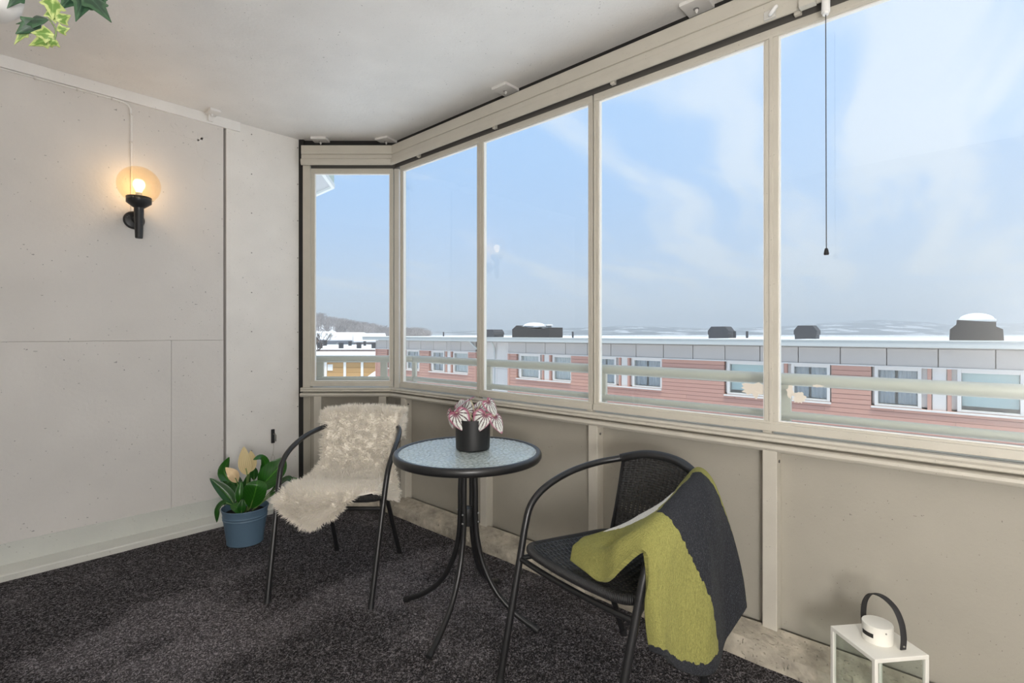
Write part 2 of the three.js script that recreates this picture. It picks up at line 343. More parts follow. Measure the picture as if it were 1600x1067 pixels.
// folding glass leaves
const SASH = [0.822, 0.86, 2.346, 2.381];
function leaf(n, x0, x1, label, { rot = 0, zc = FZ, marks } = {}) {      // x0..x1: the visible glass
  const g = struct('window_' + n, label, 'window'); g.rotation.y = rot;
  const s = 0.0265, [b0, b1, t0, t1] = SASH, z0 = zc - 0.016, z1 = zc + 0.018;
  obj('bottom_rail', [box(x0 - s, x1 + s, b0, b1 - 0.008, z0, z1 + 0.008, 0.003), box(x0 - s, x1 + s, b1 - 0.012, b1, z0, z1, 0.002)], M.alu, g);
  obj('top_rail', [box(x0 - s, x1 + s, t0 + 0.01, t1, z0, z1 + 0.001, 0.003), box(x0 - s, x1 + s, t0, t0 + 0.014, z0, z1, 0.002)], M.alu, g);
  for (const [a, b, d] of [[x0 - s, x0, 1], [x1, x1 + s, -1]]) obj('stile', [box(a, b, b1 - 0.004, t0 + 0.004, z0, z1 - 0.004, 0.002), box((a + b) / 2 - d * 0.009 - 0.004, (a + b) / 2 - d * 0.009 + 0.004, b1 - 0.004, t0 + 0.004, z0, z1, 0.002)], M.alu, g);
  obj('glazing_bead', [box(x0, x0 + 0.004, b1, t0, zc - 0.010, zc + 0.009), box(x1 - 0.004, x1, b1, t0, zc - 0.010, zc + 0.009), box(x0 + 0.004, x1 - 0.004, t0 - 0.004, t0, zc - 0.010, zc + 0.009), box(x0 + 0.004, x1 - 0.004, b1, b1 + 0.003, zc - 0.010, zc + 0.009)], M.bead, g);
  obj('foot_block', box(x1 + s - 0.03, x1 + s + 0.004, 0.806, b0 + 0.002, zc - 0.006, zc + 0.022, 0.002), M.alu, g);
  obj('pane', box(x0 + 0.001, x1 - 0.001, b1 - 0.001, t0 + 0.001, zc - 0.002, zc + 0.002), M.glass, g);
  if (marks) marks(g, zc + 0.0025);
  return g;
}
{
  const cx = (px) => (px - 800) / FPX * CZ;
  leaf(1, cx(492.5), cx(609.5), 'narrow angled glass leaf at the end of the bay', { rot: TH, zc: -CZ });
  const spot = (g, z, x, y, w, h, seed) => { const q = []; const n = 22; for (let i = 0; i < n; i++) { const a = i / n * 2 * Math.PI, k = 0.72 + 0.5 * hash(i, seed, 6); q.push([x + Math.cos(a) * w * k, y + Math.sin(a) * h * k]); } const e = extrude(q, 0.0006); e.translate(0, 0, z); const o = obj('glue_residue', e, M.residue, g); return o; };
  M.residue = mat([0.78, 0.72, 0.63], 0.9, { transparent: false });
  leaf(2, -3.009, -2.255, 'glass leaf next to the corner, first of the front row');
  leaf(3, -2.200, -1.451, 'glass leaf behind the round table, second of the front row');
  leaf(4, -1.391, -0.630, 'glass leaf above the blanket chair with glue residue low in its corner', { marks: (g, z) => { const p = atZ(1177, 607, FZ); spot(g, z, p.x, p.y, 0.045, 0.026, 2); const q = atZ(1181, 617, FZ); spot(g, z + 0.0007, q.x, q.y, 0.012, 0.014, 12); } });
  leaf(5, -0.579, 0.180, 'wide glass leaf with the pull cord in front and glue residue in its corner', { marks: (g, z) => { const p = atZ(1249, 621, FZ); spot(g, z, p.x, p.y, 0.021, 0.022, 3); const q = atZ(1235, 612, FZ); spot(g, z + 0.0007, q.x, q.y, 0.013, 0.024, 4); const r = atZ(1278, 603, FZ); spot(g, z, r.x, r.y, 0.018, 0.005, 7); } });
  leaf(6, 0.235, 0.990, 'glass leaf of the front row beside the wide cord leaf, towards the end wall');
  leaf(7, 1.045, XR - 0.03, 'last glass leaf of the front row, against the end wall');
}

// ------------------------------------------------------------------ woven tube chairs
const wrapBump = (n, along = true) => tex(64, 64, (i, j, u, v) => { const t = along ? u : v; return Math.sqrt(Math.abs(Math.sin(t * Math.PI * 2))); }, { rep: [n, 1] });
const wrapLong = mat([0.021, 0.0205, 0.021], 0.42, { bumpMap: wrapBump(55), bumpScale: 0.004 });
const wrapSeat = mat([0.021, 0.0205, 0.021], 0.42, { bumpMap: wrapBump(150), bumpScale: 0.004 });
function ribbon(pts, nor, w, t) {   // flat strand along pts
  const pos = [], idx = [], n = pts.length, d = V(), s = V();
  for (let i = 0; i < n; i++) {
    d.subVectors(pts[Math.min(i + 1, n - 1)], pts[Math.max(i - 1, 0)]).normalize(); s.crossVectors(nor[i], d).normalize();
    const up = V().crossVectors(d, s).normalize();
    for (const [a, b] of [[-1, -0.2], [-0.6, 1], [0.6, 1], [1, -0.2], [0, -1]]) pos.push(pts[i].x + s.x * w * a + up.x * t * b, pts[i].y + s.y * w * a + up.y * t * b, pts[i].z + s.z * w * a + up.z * t * b);
  }
  for (let i = 0; i < n - 1; i++) for (let k = 0; k < 5; k++) { const a = i * 5 + k, b = i * 5 + (k + 1) % 5; idx.push(a, a + 5, b, b, a + 5, b + 5); }
  const g = new THREE.BufferGeometry(); g.setAttribute('position', new THREE.Float32BufferAttribute(pos, 3)); g.setIndex(idx); g.computeVertexNormals(); return g;
}
function weave(S, nWeft, nWarp, w, W, t, loose = () => 1) {    // S(u, v): point; u across, v along
  const out = [], e = 0.002;
  const N = (u, v) => { const a = S(u + e, v).sub(S(u - e, v)), b = S(u, v + e).sub(S(u, v - e)); return a.cross(b).normalize(); };
  for (let i = 0; i < nWeft; i++) { const v = (i + 0.5) / nWeft, P = [], Q = []; const m = nWarp * 3; for (let k = 0; k <= m; k++) { const u = k / m, n = N(u, v); P.push(S(u, v).addScaledVector(n, t * 1.1 * Math.cos(Math.PI * (u * nWarp - 0.5 + i)))); Q.push(n); } out.push(ribbon(P, Q, w * loose(v), t)); }
  for (let j = 0; j < nWarp; j++) { const u = (j + 0.5) / nWarp, P = [], Q = []; const m = nWeft * 2; for (let k = 0; k <= m; k++) { const v = k / m, n = N(u, v); P.push(S(u, v).addScaledVector(n, -t * 0.6 * Math.cos(Math.PI * (v * nWeft - 0.5 + j)))); Q.push(n); } out.push(ribbon(P, Q, W, t)); }
  return merge(out);
}
const CH = { foot: [0.239, 0, 0.2825], knee: [0.2615, 0.5605, 0.135], sh: [0.1575, 0.708, -0.275], top: [0, 0.7426, -0.296], rear: [0.178, 0, -0.29] };
function makeChair(pos, turn, label) {
  const c = thing('woven_armchair', pos, turn, label, 'chair', 'woven bistro chairs');
  const seatY = 0.447;
  const half = (s) => [V(s * 0.239, 0.004, 0.2825), V(s * 0.2475, 0.22, 0.226), V(s * 0.2555, 0.42, 0.174), V(s * 0.2600, 0.515, 0.149), V(s * 0.2630, 0.572, 0.126), V(s * 0.2635, 0.612, 0.084), V(s * 0.2580, 0.645, 0.022), V(s * 0.2440, 0.676, -0.075), V(s * 0.2100, 0.698, -0.185), V(s * 0.1575, 0.713, -0.258)];
  for (const s of [-1, 1]) {
    const q = curve(half(s));
    const leg = obj('leg', tube(sub(q, 0, 0.46, 30), 0.0125, 30, 14), M.blackMetal, c);
    obj('rubber_foot', cyl(V(s * 0.239, 0, 0.2832), V(s * 0.2398, 0.028, 0.2755), 0.0142, 0.0138, 16), M.blackPlastic, leg);
    obj('armrest', tube(sub(q, 0.459, 1, 34), 0.0125, 34, 14), M.blackMetal, c);
  }
  obj('back_rail', tube([V(-0.163, 0.7115, -0.252), V(-0.145, 0.718, -0.269), V(-0.08, 0.736, -0.292), V(0, 0.7426, -0.297), V(0.08, 0.736, -0.292), V(0.145, 0.718, -0.269), V(0.163, 0.7115, -0.252)], 0.0165, 60, 16), wrapLong, c);
  for (const s of [-1, 1]) {
    const leg = obj('leg', tube([V(s * 0.150, 0.428, -0.10), V(s * 0.158, 0.36, -0.135), V(s * 0.170, 0.16, -0.221), V(s * 0.178, 0.004, -0.289)], 0.0115, 24, 12), M.blackMetal, c);
    obj('rubber_foot', cyl(V(s * 0.178, 0, -0.2902), V(s * 0.1767, 0.028, -0.2785), 0.0135, 0.013, 16), M.blackPlastic, leg);
    obj('seat_bearer', tube([V(s * 0.252, 0.405, 0.177), V(s * 0.20, 0.412, 0.05), V(s * 0.150, 0.424, -0.10)], 0.009, 12, 10), M.blackMetal, c);
    obj('back_post', tube([V(s * 0.140, 0.44, -0.172), V(s * 0.148, 0.57, -0.222), V(s * 0.156, 0.705, -0.264)], 0.0085, 16, 10), wrapLong, c);
  }
  obj('stretcher', tube([V(-0.254, 0.402, 0.178), V(-0.1, 0.400, 0.186), V(0.1, 0.400, 0.186), V(0.254, 0.402, 0.178)], 0.0095, 20, 10), M.blackMetal, c);
  const ring = []; for (const [x, z] of [[-0.226, 0.150], [-0.19, 0.176], [-0.1, 0.190], [0, 0.194], [0.1, 0.190], [0.19, 0.176], [0.226, 0.150], [0.222, 0.11], [0.19, -0.03], [0.160, -0.15], [0.135, -0.178], [0.06, -0.188], [-0.06, -0.188], [-0.135, -0.178], [-0.160, -0.15], [-0.19, -0.03], [-0.222, 0.11]]) ring.push(V(x, seatY - 0.003, z));
  obj('seat_frame', tube(ring, 0.0155, 160, 14, true), wrapSeat, c);
  const S = (u, v) => { const z = lerp(-0.186, 0.186, v), w = lerp(0.148, 0.222, smooth(v, 0, 0.9)) - (v > 0.88 ? (v - 0.88) * 0.35 : 0), x = (u * 2 - 1) * w; return V(x, seatY + 0.006 - 0.016 * (1 - (u * 2 - 1) ** 2) * Math.sin(Math.PI * clamp(v, 0, 1)), z + (1 - (u * 2 - 1) ** 2) * 0.008 * v); };
  const seat = obj('woven_seat', weave((u, v) => S(1 - u, v), 46, 15, 0.0040, 0.0070, 0.0016), M.rattan, c); seat.userData.kind = 'stuff';
  const B = (u, v) => { const k = u * 2 - 1; return V(k * lerp(0.136, 0.154, v), lerp(0.445, 0.722, v) + (1 - k * k) * 0.018 * v, lerp(-0.176, -0.268, v) - (1 - k * k) * lerp(0.010, 0.028, v)); };
  const back = obj('woven_backrest', weave(B, 34, 15, 0.0042, 0.0068, 0.0016, (v) => (v > 0.30 && v < 0.40 ? 0.78 : 1)), M.rattan, c); back.userData.kind = 'stuff';
  return c;
}
const chair1 = makeChair([-2.327, 0, -1.3267], 0.636, 'black woven tube armchair covered with a cream sheepskin');
const chair2 = makeChair([-0.928, 0, -1.499], -0.171, 'black woven tube armchair with a striped blanket over one arm');

// sheepskin on the first chair
{
  const t = thing('sheepskin', [-2.327, 0, -1.3267], 0.636, 'long-haired cream sheepskin draped over backrest and seat of a chair', 'sheepskin');
  const prof = curve([V(-0.355, 0.60, 0), V(-0.352, 0.70, 0), V(-0.318, 0.772, 0), V(-0.258, 0.755, 0), V(-0.216, 0.66, 0), V(-0.172, 0.56, 0), V(-0.118, 0.490, 0), V(-0.04, 0.464, 0), V(0.06, 0.463, 0), V(0.15, 0.470, 0), V(0.208, 0.452, 0), V(0.232, 0.40, 0), V(0.236, 0.352, 0)]);
  const key = (tab, s) => { let i = 0; while (i < tab.length - 2 && s > tab[i + 1][0]) i++; const k = clamp((s - tab[i][0]) / (tab[i + 1][0] - tab[i][0]), 0, 1), q = k * k * (3 - 2 * k); return lerp(tab[i][1], tab[i + 1][1], q); };
  const Lw = [[0, 0.17], [0.2, 0.225], [0.34, 0.20], [0.45, 0.175], [0.55, 0.19], [0.66, 0.225], [0.8, 0.235], [0.88, 0.205], [0.94, 0.155], [1, 0.085]];
  const Rw = [[0, 0.16], [0.2, 0.195], [0.34, 0.195], [0.45, 0.20], [0.55, 0.235], [0.66, 0.255], [0.74, 0.22], [0.82, 0.13], [0.88, 0.085], [0.94, 0.045], [1, -0.02]];
  const hide = (u, s) => {
    const p = prof.getPoint(s); const x = lerp(-key(Lw, s), key(Rw, s), u); let y = p.y, z = p.x;
    const over = Math.max(0, Math.abs(x) - 0.20), seat = smooth(s, 0.5, 0.6) * (1 - smooth(s, 0.82, 0.9));
    y -= over * 1.1 * seat; y += 0.006 * (fbm(x * 12 + 9, s * 9, 0, 12, 2) - 0.5);
    const back = smooth(s, 0.12, 0.2) * (1 - smooth(s, 0.5, 0.6)); z += back * 0.55 * x * x; y -= back * 0.25 * x * x * (1 - smooth(s, 0.2, 0.4));
    return V(x, y, z);
  };
  const woolMat = mat([1.0, 0.95, 0.86], 1, { sheen: 0.4, sheenRoughness: 0.6, sheenColor: L3(0.9, 0.85, 0.75) });
  const lump = (u, s) => { const p = hide(u, s); const k = 0.007 * (fbm(p.x * 40 + 9, s * 46, 0, 93, 3) - 0.5); return p.add(V(0, k + 0.005, k + 0.003)); };
  const sheet = solid(60, 140, lump, 0.018);
  obj('hide', sheet, mat([0.96, 0.905, 0.80], 1), t);
  // wool: curved tapering locks
  const lock = (() => { const pos = [], idx = []; const rows = 5; for (let j = 0; j < rows; j++) { const k = j / (rows - 1), r = j === rows - 1 ? 0.02 : 0.5 * (1 - 0.75 * k), bx = 0.32 * k * k; for (let i = 0; i < 4; i++) { const a = i / 4 * 2 * Math.PI; pos.push(bx + r * 0.11 * Math.cos(a), k, r * 0.11 * Math.sin(a)); } } for (let j = 0; j < rows - 1; j++) for (let i = 0; i < 4; i++) { const a = j * 4 + i, b = j * 4 + (i + 1) % 4; idx.push(a, a + 4, b, b, a + 4, b + 4); } const g = new THREE.BufferGeometry(); g.setAttribute('position', new THREE.Float32BufferAttribute(pos, 3)); g.setIndex(idx); g.computeVertexNormals(); return g; })();
  const n = 32000, R = rng(42), im = new THREE.InstancedMesh(lock, woolMat, n), m4 = new THREE.Matrix4(), q = new THREE.Quaternion(), col = new THREE.Color();
  const e = 0.004;
  for (let i = 0; i < n; i++) {
    let u = R(), s = R(); if (i % 9 === 0) u = R() < 0.5 ? R() * 0.03 : 1 - R() * 0.03; if (i % 31 === 0) s = R() < 0.6 ? 1 - R() * 0.02 : s;
    const p = hide(u, s), du = hide(Math.min(u + e, 1), s).sub(hide(Math.max(u - e, 0), s)), ds = hide(u, Math.min(s + e, 1)).sub(hide(u, Math.max(s - e, 0)));
    const nn = du.clone().cross(ds).normalize(); if (nn.lengthSq() < 0.5) continue; nn.multiplyScalar(-1); const along = ds.normalize(), out = du.normalize();
    const cl = 0.9 * (fbm(p.x * 45 + 7, s * 60, 0, 91, 2) - 0.5) * 2, cm = 0.9 * (fbm(p.x * 45 + 70, s * 60 + 9, 0, 95, 2) - 0.5) * 2;
    const edge = (u < 0.12 ? -(0.12 - u) / 0.12 : u > 0.88 ? (u - 0.88) / 0.12 : 0) * 1.1;
    const tip = s > 0.93 ? (s - 0.93) / 0.07 * 0.9 : 0;
    const dir = nn.clone().addScaledVector(along, 0.30 + cl + tip + (R() - 0.5) * 0.5).addScaledVector(out, edge + cm + (R() - 0.5) * 0.5).normalize();
    q.setFromUnitVectors(V(0, 1, 0), dir); q.multiply(new THREE.Quaternion().setFromAxisAngle(V(0, 1, 0), R() * 6.28));
    const len = (0.027 + 0.02 * R()) * (s > 0.85 ? 1.15 : 1);
    m4.compose(p, q, V(0.034, len, 0.034)); im.setMatrixAt(i, m4);
    const k = 0.90 + 0.10 * R(); col.setRGB(k, k * (0.97 + 0.03 * R()), k * (0.93 + 0.07 * R())); im.setColorAt(i, col);
  }
  im.name = 'wool'; im.userData.kind = 'stuff'; im.castShadow = im.receiveShadow = true; t.add(im);
}

// blanket over the arm of the second chair
{
  const t = thing('wool_blanket', [-0.928, 0, -1.499], -0.171, 'olive green, charcoal and white wool blanket draped over chair arm', 'blanket');
  // rows from the seat over the arm to the outer hem; columns from the back of the chair to the front
  const C = [   //
    [[0.05, 0.485, -0.085], [0.02, 0.498, -0.03], [-0.02, 0.512, 0.02], [-0.045, 0.512, 0.075], [-0.035, 0.497, 0.125], [-0.02, 0.468, 0.150]],
    [[0.080, 0.548, -0.150], [0.075, 0.560, -0.09], [0.055, 0.562, -0.01], [0.045, 0.552, 0.065], [0.045, 0.512, 0.140], [0.055, 0.468, 0.168]],
    [[0.110, 0.612, -0.19], [0.115, 0.618, -0.12], [0.11, 0.606, -0.03], [0.11, 0.582, 0.06], [0.125, 0.545, 0.145], [0.130, 0.470, 0.178]],
    [[0.145, 0.69, -0.228], [0.165, 0.678, -0.145], [0.175, 0.655, -0.05], [0.18, 0.625, 0.06], [0.19, 0.60, 0.150], [0.195, 0.53, 0.185]],
    [[0.19, 0.742, -0.236], [0.222, 0.733, -0.155], [0.248, 0.708, -0.045], [0.258, 0.672, 0.06], [0.262, 0.642, 0.125], [0.262, 0.60, 0.165]],
    [[0.252, 0.715, -0.212], [0.285, 0.685, -0.135], [0.298, 0.655, -0.03], [0.306, 0.612, 0.065], [0.300, 0.575, 0.142], [0.286, 0.555, 0.164]],
    [[0.288, 0.575, -0.238], [0.305, 0.535, -0.160], [0.322, 0.510, -0.05], [0.318, 0.490, 0.065], [0.296, 0.480, 0.142], [0.281, 0.475, 0.160]],
    [[0.300, 0.445, -0.275], [0.305, 0.385, -0.185], [0.326, 0.350, -0.06], [0.316, 0.365, 0.055], [0.292, 0.390, 0.132], [0.279, 0.388, 0.149]],
    [[0.302, 0.310, -0.312], [0.300, 0.235, -0.215], [0.318, 0.200, -0.075], [0.308, 0.245, 0.045], [0.290, 0.315, 0.118], [0.278, 0.318, 0.134]],
  ].map((r) => r.map((p) => V(...p)));
  const cat = (p0, p1, p2, p3, k) => { const o = V(); for (const a of ['x', 'y', 'z']) { const [A, B, c, D] = [p0[a], p1[a], p2[a], p3[a]]; o[a] = 0.5 * (2 * B + (c - A) * k + (2 * A - 5 * B + 4 * c - D) * k * k + (3 * B - A - 3 * c + D) * k * k * k); } return o; };
  const on = (list, k) => { const n = list.length - 1, f = clamp(k, 0, 1) * n, i = Math.min(Math.floor(f), n - 1), g = (j) => list[clamp(j, 0, n)]; return cat(g(i - 1), g(i), g(i + 1), g(i + 2), f - i); };
  const S = (u, v) => { const p = on(C.map((r) => on(r, u)), v); const w = (fbm(u * 5 + 3, v * 3 + 8, 0, 55, 3) - 0.5); p.x += w * 0.022 + 0.010 * Math.sin(u * 15 + v * 2) * smooth(v, 0.6, 0.95); p.y += (fbm(u * 6 + 30, v * 4, 0, 56, 2) - 0.5) * 0.008; const fold = Math.exp(-(((u - 0.72) / 0.06) ** 2)) * Math.exp(-(((v - 0.30) / 0.12) ** 2)); p.y -= 0.022 * fold; return p; };
  const W = 1024, green = [0.56, 0.55, 0.32], coal = [0.185, 0.19, 0.205], white = [0.90, 0.885, 0.85];
  const map = tex(W, W, (i, j, u, v) => {
    const wob = (fbm(u * 60, v * 60, 0, 61, 2) - 0.5) * 0.016; const U = u + wob, Vv = v + wob;
    let c;
    if (Vv > 0.50) {
      const b = lerp(0.60, 0.33, smooth(Vv, 0.5, 0.97));
      c = U > b ? (Vv > 0.955 ? coal : green) : U < 0.10 * (1 - smooth(Vv, 0.5, 0.78)) ? green : coal;
    } else if (Vv > 0.10) c = U > 0.60 ? green : Vv > 0.44 ? (U < 0.10 || Vv < 0.465 ? green : coal) : U > 0.20 && U < 0.57 ? white : green;
    else c = green;
    const s = 0.82 + 0.36 * (0.55 * hash(i, j, 9) + 0.45 * vnoise(u * 260, v * 260, 0, 12));
    const fleck = c === coal && hash(i >> 1, j >> 1, 17) > 0.93 ? 1.7 : 1;
    return [c[0] * s * fleck, c[1] * s * fleck, c[2] * s * fleck];
  }, { srgb: true });
  const bump = tex(512, 512, (i, j, u, v) => 0.5 * hash(i, j, 19) + 0.5 * vnoise(u * 160, v * 160, 0, 13));
  const m = mat([1, 1, 1], 1, { map, bumpMap: bump, bumpScale: 0.003, sheen: 0.15, sheenRoughness: 0.7, sheenColor: L3(0.5, 0.5, 0.45), specularIntensity: 0.2 });
  map.wrapS = map.wrapT = THREE.ClampToEdgeWrapping; bump.wrapS = bump.wrapT = THREE.ClampToEdgeWrapping;
  obj('cloth', solid(70, 130, (u, v) => S(u, v), 0.017), m, t);
}

// ------------------------------------------------------------------ round bistro table
const TB = V(-1.611, 0, -1.487), TOP = 0.705;
{
  const t = thing('bistro_table', [TB.x, 0, TB.z], 0, 'round black bistro table with a rippled glass top', 'table');
  obj('rim', lathe([[0.288, 0.674], [0.300, 0.670], [0.308, 0.673], [0.3125, 0.681], [0.3125, 0.694], [0.309, 0.702], [0.302, 0.7055], [0.293, 0.7045], [0.290, 0.700], [0.290, 0.694], [0.288, 0.674]], 96), M.blackMetal, t);
  const cell = (x, y) => { let best = 9, b2 = 9; const gx = x / 0.026 + 0.5 * vnoise(x * 60 + 50, y * 60 + 50, 0, 3), gy = y / 0.019, ix = Math.floor(gx), iy = Math.floor(gy); for (let a = -1; a <= 1; a++) for (let b = -1; b <= 1; b++) { const d = Math.hypot(gx - (ix + a + 0.1 + 0.8 * hash(ix + a, iy + b, 1)), gy - (iy + b + 0.1 + 0.8 * hash(ix + a, iy + b, 2))); if (d < best) { b2 = best; best = d; } else if (d < b2) b2 = d; } return Math.min(b2 - best, 0.6); };
  const topSheet = grid(330, 330, (u, v) => { const a = u * 2 - 1, b = v * 2 - 1, x = a * Math.sqrt(1 - b * b / 2) * 0.2905, z = b * Math.sqrt(1 - a * a / 2) * 0.2905; const edge = 1 - smooth(Math.hypot(x, z), 0.284, 0.2905); return V(x, 0.7005 + 0.0038 * cell(x * 0.83 + z * 0.55 + 5, z * 0.83 - x * 0.55 + 5) * edge, z); });
  topSheet.index.array.reverse(); topSheet.computeVertexNormals();
  const under = lathe([[0, 0.696], [0.2905, 0.696], [0.2905, 0.7005]], 96);
  const glassTop = new THREE.MeshPhysicalMaterial({ color: L3(0.80, 0.88, 0.86), roughness: 0.04, transmission: 0.5, thickness: 0, ior: 1.95 });
  obj('glass_top', [topSheet, under], glassTop, t);
  const R0 = THREE.MathUtils.degToRad(70);
  for (let k = 0; k < 4; k++) {
    const a = R0 + k * Math.PI / 2, c = Math.cos(a), s = Math.sin(a), P = (r, y) => V(c * r, y, s * r);
    const leg = obj('leg', tube([P(0.20, 0.668), P(0.10, 0.667), P(0.052, 0.655), P(0.037, 0.62), P(0.036, 0.52), P(0.037, 0.42), P(0.045, 0.33), P(0.075, 0.225), P(0.135, 0.125), P(0.22, 0.055), P(0.308, 0.012)], 0.0115, 56, 12), M.blackMetal, t);
    obj('rubber_foot', cyl(P(0.292, 0.019), P(0.316, 0.0085), 0.0135, 0.0135, 14), M.blackPlastic, leg);
    for (const y of [0.445, 0.408]) obj('screw', ball(P(0.0485, y), 0.0045, 10), mat([0.6, 0.6, 0.6], 0.3, { metalness: 1 }), leg);
  }
  obj('clamp_ring', [lathe([[0.020, 0.462], [0.027, 0.462], [0.0275, 0.39], [0.020, 0.39], [0.020, 0.462]], 24), (() => { const g = new THREE.CylinderGeometry(0.021, 0.021, 0.004, 20); g.translate(0, 0.458, 0); return g; })()], M.blackMetal, t);
  obj('cross_bar', [box(-0.2, 0.2, 0.672, 0.684, -0.008, 0.008, 0.003), box(-0.008, 0.008, 0.672, 0.684, -0.2, 0.2, 0.003)].map((g) => g.rotateY(-R0)), M.blackMetal, t);
}

// ------------------------------------------------------------------ leaves
function blade(c, width, n, { fold = 0.25, power = 0.75, wave = 0, twist = 0, fl = 14, tipAt = 0.5 } = {}) {
  // a leaf along curve c, with side vectors square to the hint n; cupped along its midrib
  return (u, v) => {
    const k = clamp(v, 0, 1), p = c.getPoint(k), d = c.getTangent(k); const s = d.clone().cross(n).normalize(), up = s.clone().cross(d).normalize();
    const w = width / 2 * Math.pow(Math.sin(Math.PI * Math.pow(clamp(k * 0.985 + 0.008, 0, 1), tipAt < 0.5 ? 0.72 : 1.0)), power); const a = u * 2 - 1;
    const q = p.addScaledVector(s, a * w).addScaledVector(up, Math.abs(a) * w * fold + wave * Math.sin(k * 17 + a) * w * 0.25);
    return q;
  };
}
// peace lily in a blue bucket
{
  const PB = V(-3.14, 0, -1.155);
  const t = thing('peace_lily', [PB.x, 0, PB.z], 0, 'peace lily with cream flowers in a blue metal bucket', 'plant');
  const blue = mat([0.105, 0.175, 0.25], 0.45, { bumpMap: rep(plasterBump, 4), bumpScale: 0.0008 });
  const pot = obj('bucket', lathe([[0, 0.004], [0.09, 0.004], [0.094, 0], [0.0965, 0.003], [0.0965, 0.010], [0.0955, 0.014], [0.113, 0.138], [0.1165, 0.142], [0.1165, 0.146], [0.1135, 0.150], [0.1140, 0.153], [0.1180, 0.157], [0.1180, 0.161], [0.1155, 0.165], [0.1215, 0.196], [0.1250, 0.200], [0.1235, 0.204], [0.1205, 0.203], [0.112, 0.145], [0.108, 0.12], [0, 0.12]], 64), blue, t);
  const soil = new THREE.CylinderGeometry(0.112, 0.110, 0.02, 40, 1); soil.translate(0, 0.158, 0);
  obj('soil', soil, mat([0.035, 0.024, 0.016], 1, { bumpMap: rep(carpetBump, 2), bumpScale: 0.02 }), t);
  const W2 = (x, y, dz) => { const p = atDepth(320 + x / 5.616, 680 + y / 5.616, 2.985 + dz); return p.sub(PB); };
  const leafTex = (a, b) => tex(256, 256, (i, j, u, v) => { const rib = Math.exp(-(((u - 0.5) / 0.02) ** 2)), vein = 0.5 + 0.5 * Math.sin((v * 60 - Math.abs(u - 0.5) * 46)); const k = 0.88 + 0.12 * vein + 0.25 * rib + 0.12 * (fbm(u * 8, v * 8, 8, 5, 3) - 0.5); return [lerp(a[0], b[0], rib) * k, lerp(a[1], b[1], rib) * k, lerp(a[2], b[2], rib) * k]; }, { srgb: true });
  const green = mat([1, 1, 1], 0.32, { map: leafTex([0.17, 0.41, 0.10], [0.30, 0.52, 0.16]), side: THREE.DoubleSide, transmission: 0.12, thickness: 0 });
  const green2 = mat([1, 1, 1], 0.3, { map: leafTex([0.12, 0.32, 0.085], [0.24, 0.44, 0.14]), side: THREE.DoubleSide });
  const cream = mat([1, 1, 1], 0.6, { map: tex(128, 128, (i, j, u, v) => { const vein = 0.5 + 0.5 * Math.sin(u * 44); const k = 0.9 + 0.1 * vein; return [0.95 * k, 0.87 * k, 0.66 * k]; }, { srgb: true }), side: THREE.DoubleSide, transmission: 0.2, thickness: 0 });
  const peach = mat([0.86, 0.64, 0.38], 0.6, { side: THREE.DoubleSide });
  const stalk = mat([0.17, 0.27, 0.07], 0.5);
  const root = (x, dz) => W2(x, 690, dz).setY(0.165);
  const toEye = ray(383, 780).multiplyScalar(-1).normalize();
  const add = (pts, dz, w, m, o = {}) => {
    const P = pts.map(([x, y], i) => W2(x, y, dz[Math.min(i, dz.length - 1)])); const n = (o.n || toEye.clone().add(V(0, 0.5, 0))).normalize();
    const c = curve(P); const name = o.name || 'leaf'; const lf = obj(name, solid(6, 18, blade(c, w * 1.12 / 5.616 * 2.98 / FPX, n, o), 0.0012), m, t);
    const r0 = root(330 + (pts[0][0] - 330) * 0.35, dz[0] * 0.4), mid = P[0].clone().lerp(r0, 0.5); obj('stem', tube([r0, mid, P[0], c.getPoint(0.25)], 0.0028, 12, 6), stalk, lf);
  };
  const up = V(0, 1, 0);
  add([[262, 610], [190, 520], [45, 378]], [0, 0.0, -0.02], 95, green2, { fold: 0.5 });
  add([[245, 615], [170, 592], [120, 640], [105, 765]], [-0.03, -0.05, -0.06, -0.06], 58, green2, { n: V(0.4, 1, 0.3) });
  add([[285, 590], [235, 500], [140, 402]], [0.03, 0.03, 0.05], 95, green2, { fold: 0.4 });
  add([[300, 470], [215, 400], [170, 320], [214, 192]], [0.06, 0.08, 0.08, 0.08], 105, green, { fold: 0.45 });
  add([[318, 610], [305, 520], [318, 400]], [-0.01, -0.02, 0.0], 62, green, { fold: 0.3 });
  add([[345, 640], [345, 520], [400, 315]], [0.02, 0.03, 0.04], 75, green2, { fold: 0.3 });
  add([[330, 560], [300, 430], [262, 330]], [0.06, 0.07, 0.07], 60, green2, { fold: 0.4 });
  add([[395, 640], [430, 540], [455, 440], [462, 395]], [-0.03, -0.06, -0.08, -0.06], 165, green, { fold: 0.22 });
  add([[450, 470], [505, 345], [530, 250], [490, 195], [425, 215]], [0.03, 0.03, 0.03, 0.0, -0.04], 66, green, { fold: 0.2 });
  add([[470, 470], [540, 400], [640, 290], [700, 195]], [0.0, -0.01, 0.01, 0.03], 175, green, { fold: 0.35 });
  add([[560, 530], [640, 440], [730, 380], [790, 420]], [0.05, 0.06, 0.08, 0.08], 62, green2, { fold: 0.2, n: V(0.3, 1, 0.6) });
  add([[560, 545], [620, 505], [700, 488]], [0.03, 0.04, 0.05], 40, green, { fold: 0.2, n: V(0.3, 1, 0.5) });
  add([[600, 470], [720, 390], [812, 378]], [0.09, 0.10, 0.11], 45, green, { n: V(0.2, 1, 0.4) });
  add([[330, 690], [290, 640], [225, 615]], [-0.07, -0.08, -0.07], 75, green, { fold: 0.3 });
  add([[320, 685], [325, 630], [330, 560]], [-0.08, -0.085, -0.08], 60, green2, { fold: 0.3 });
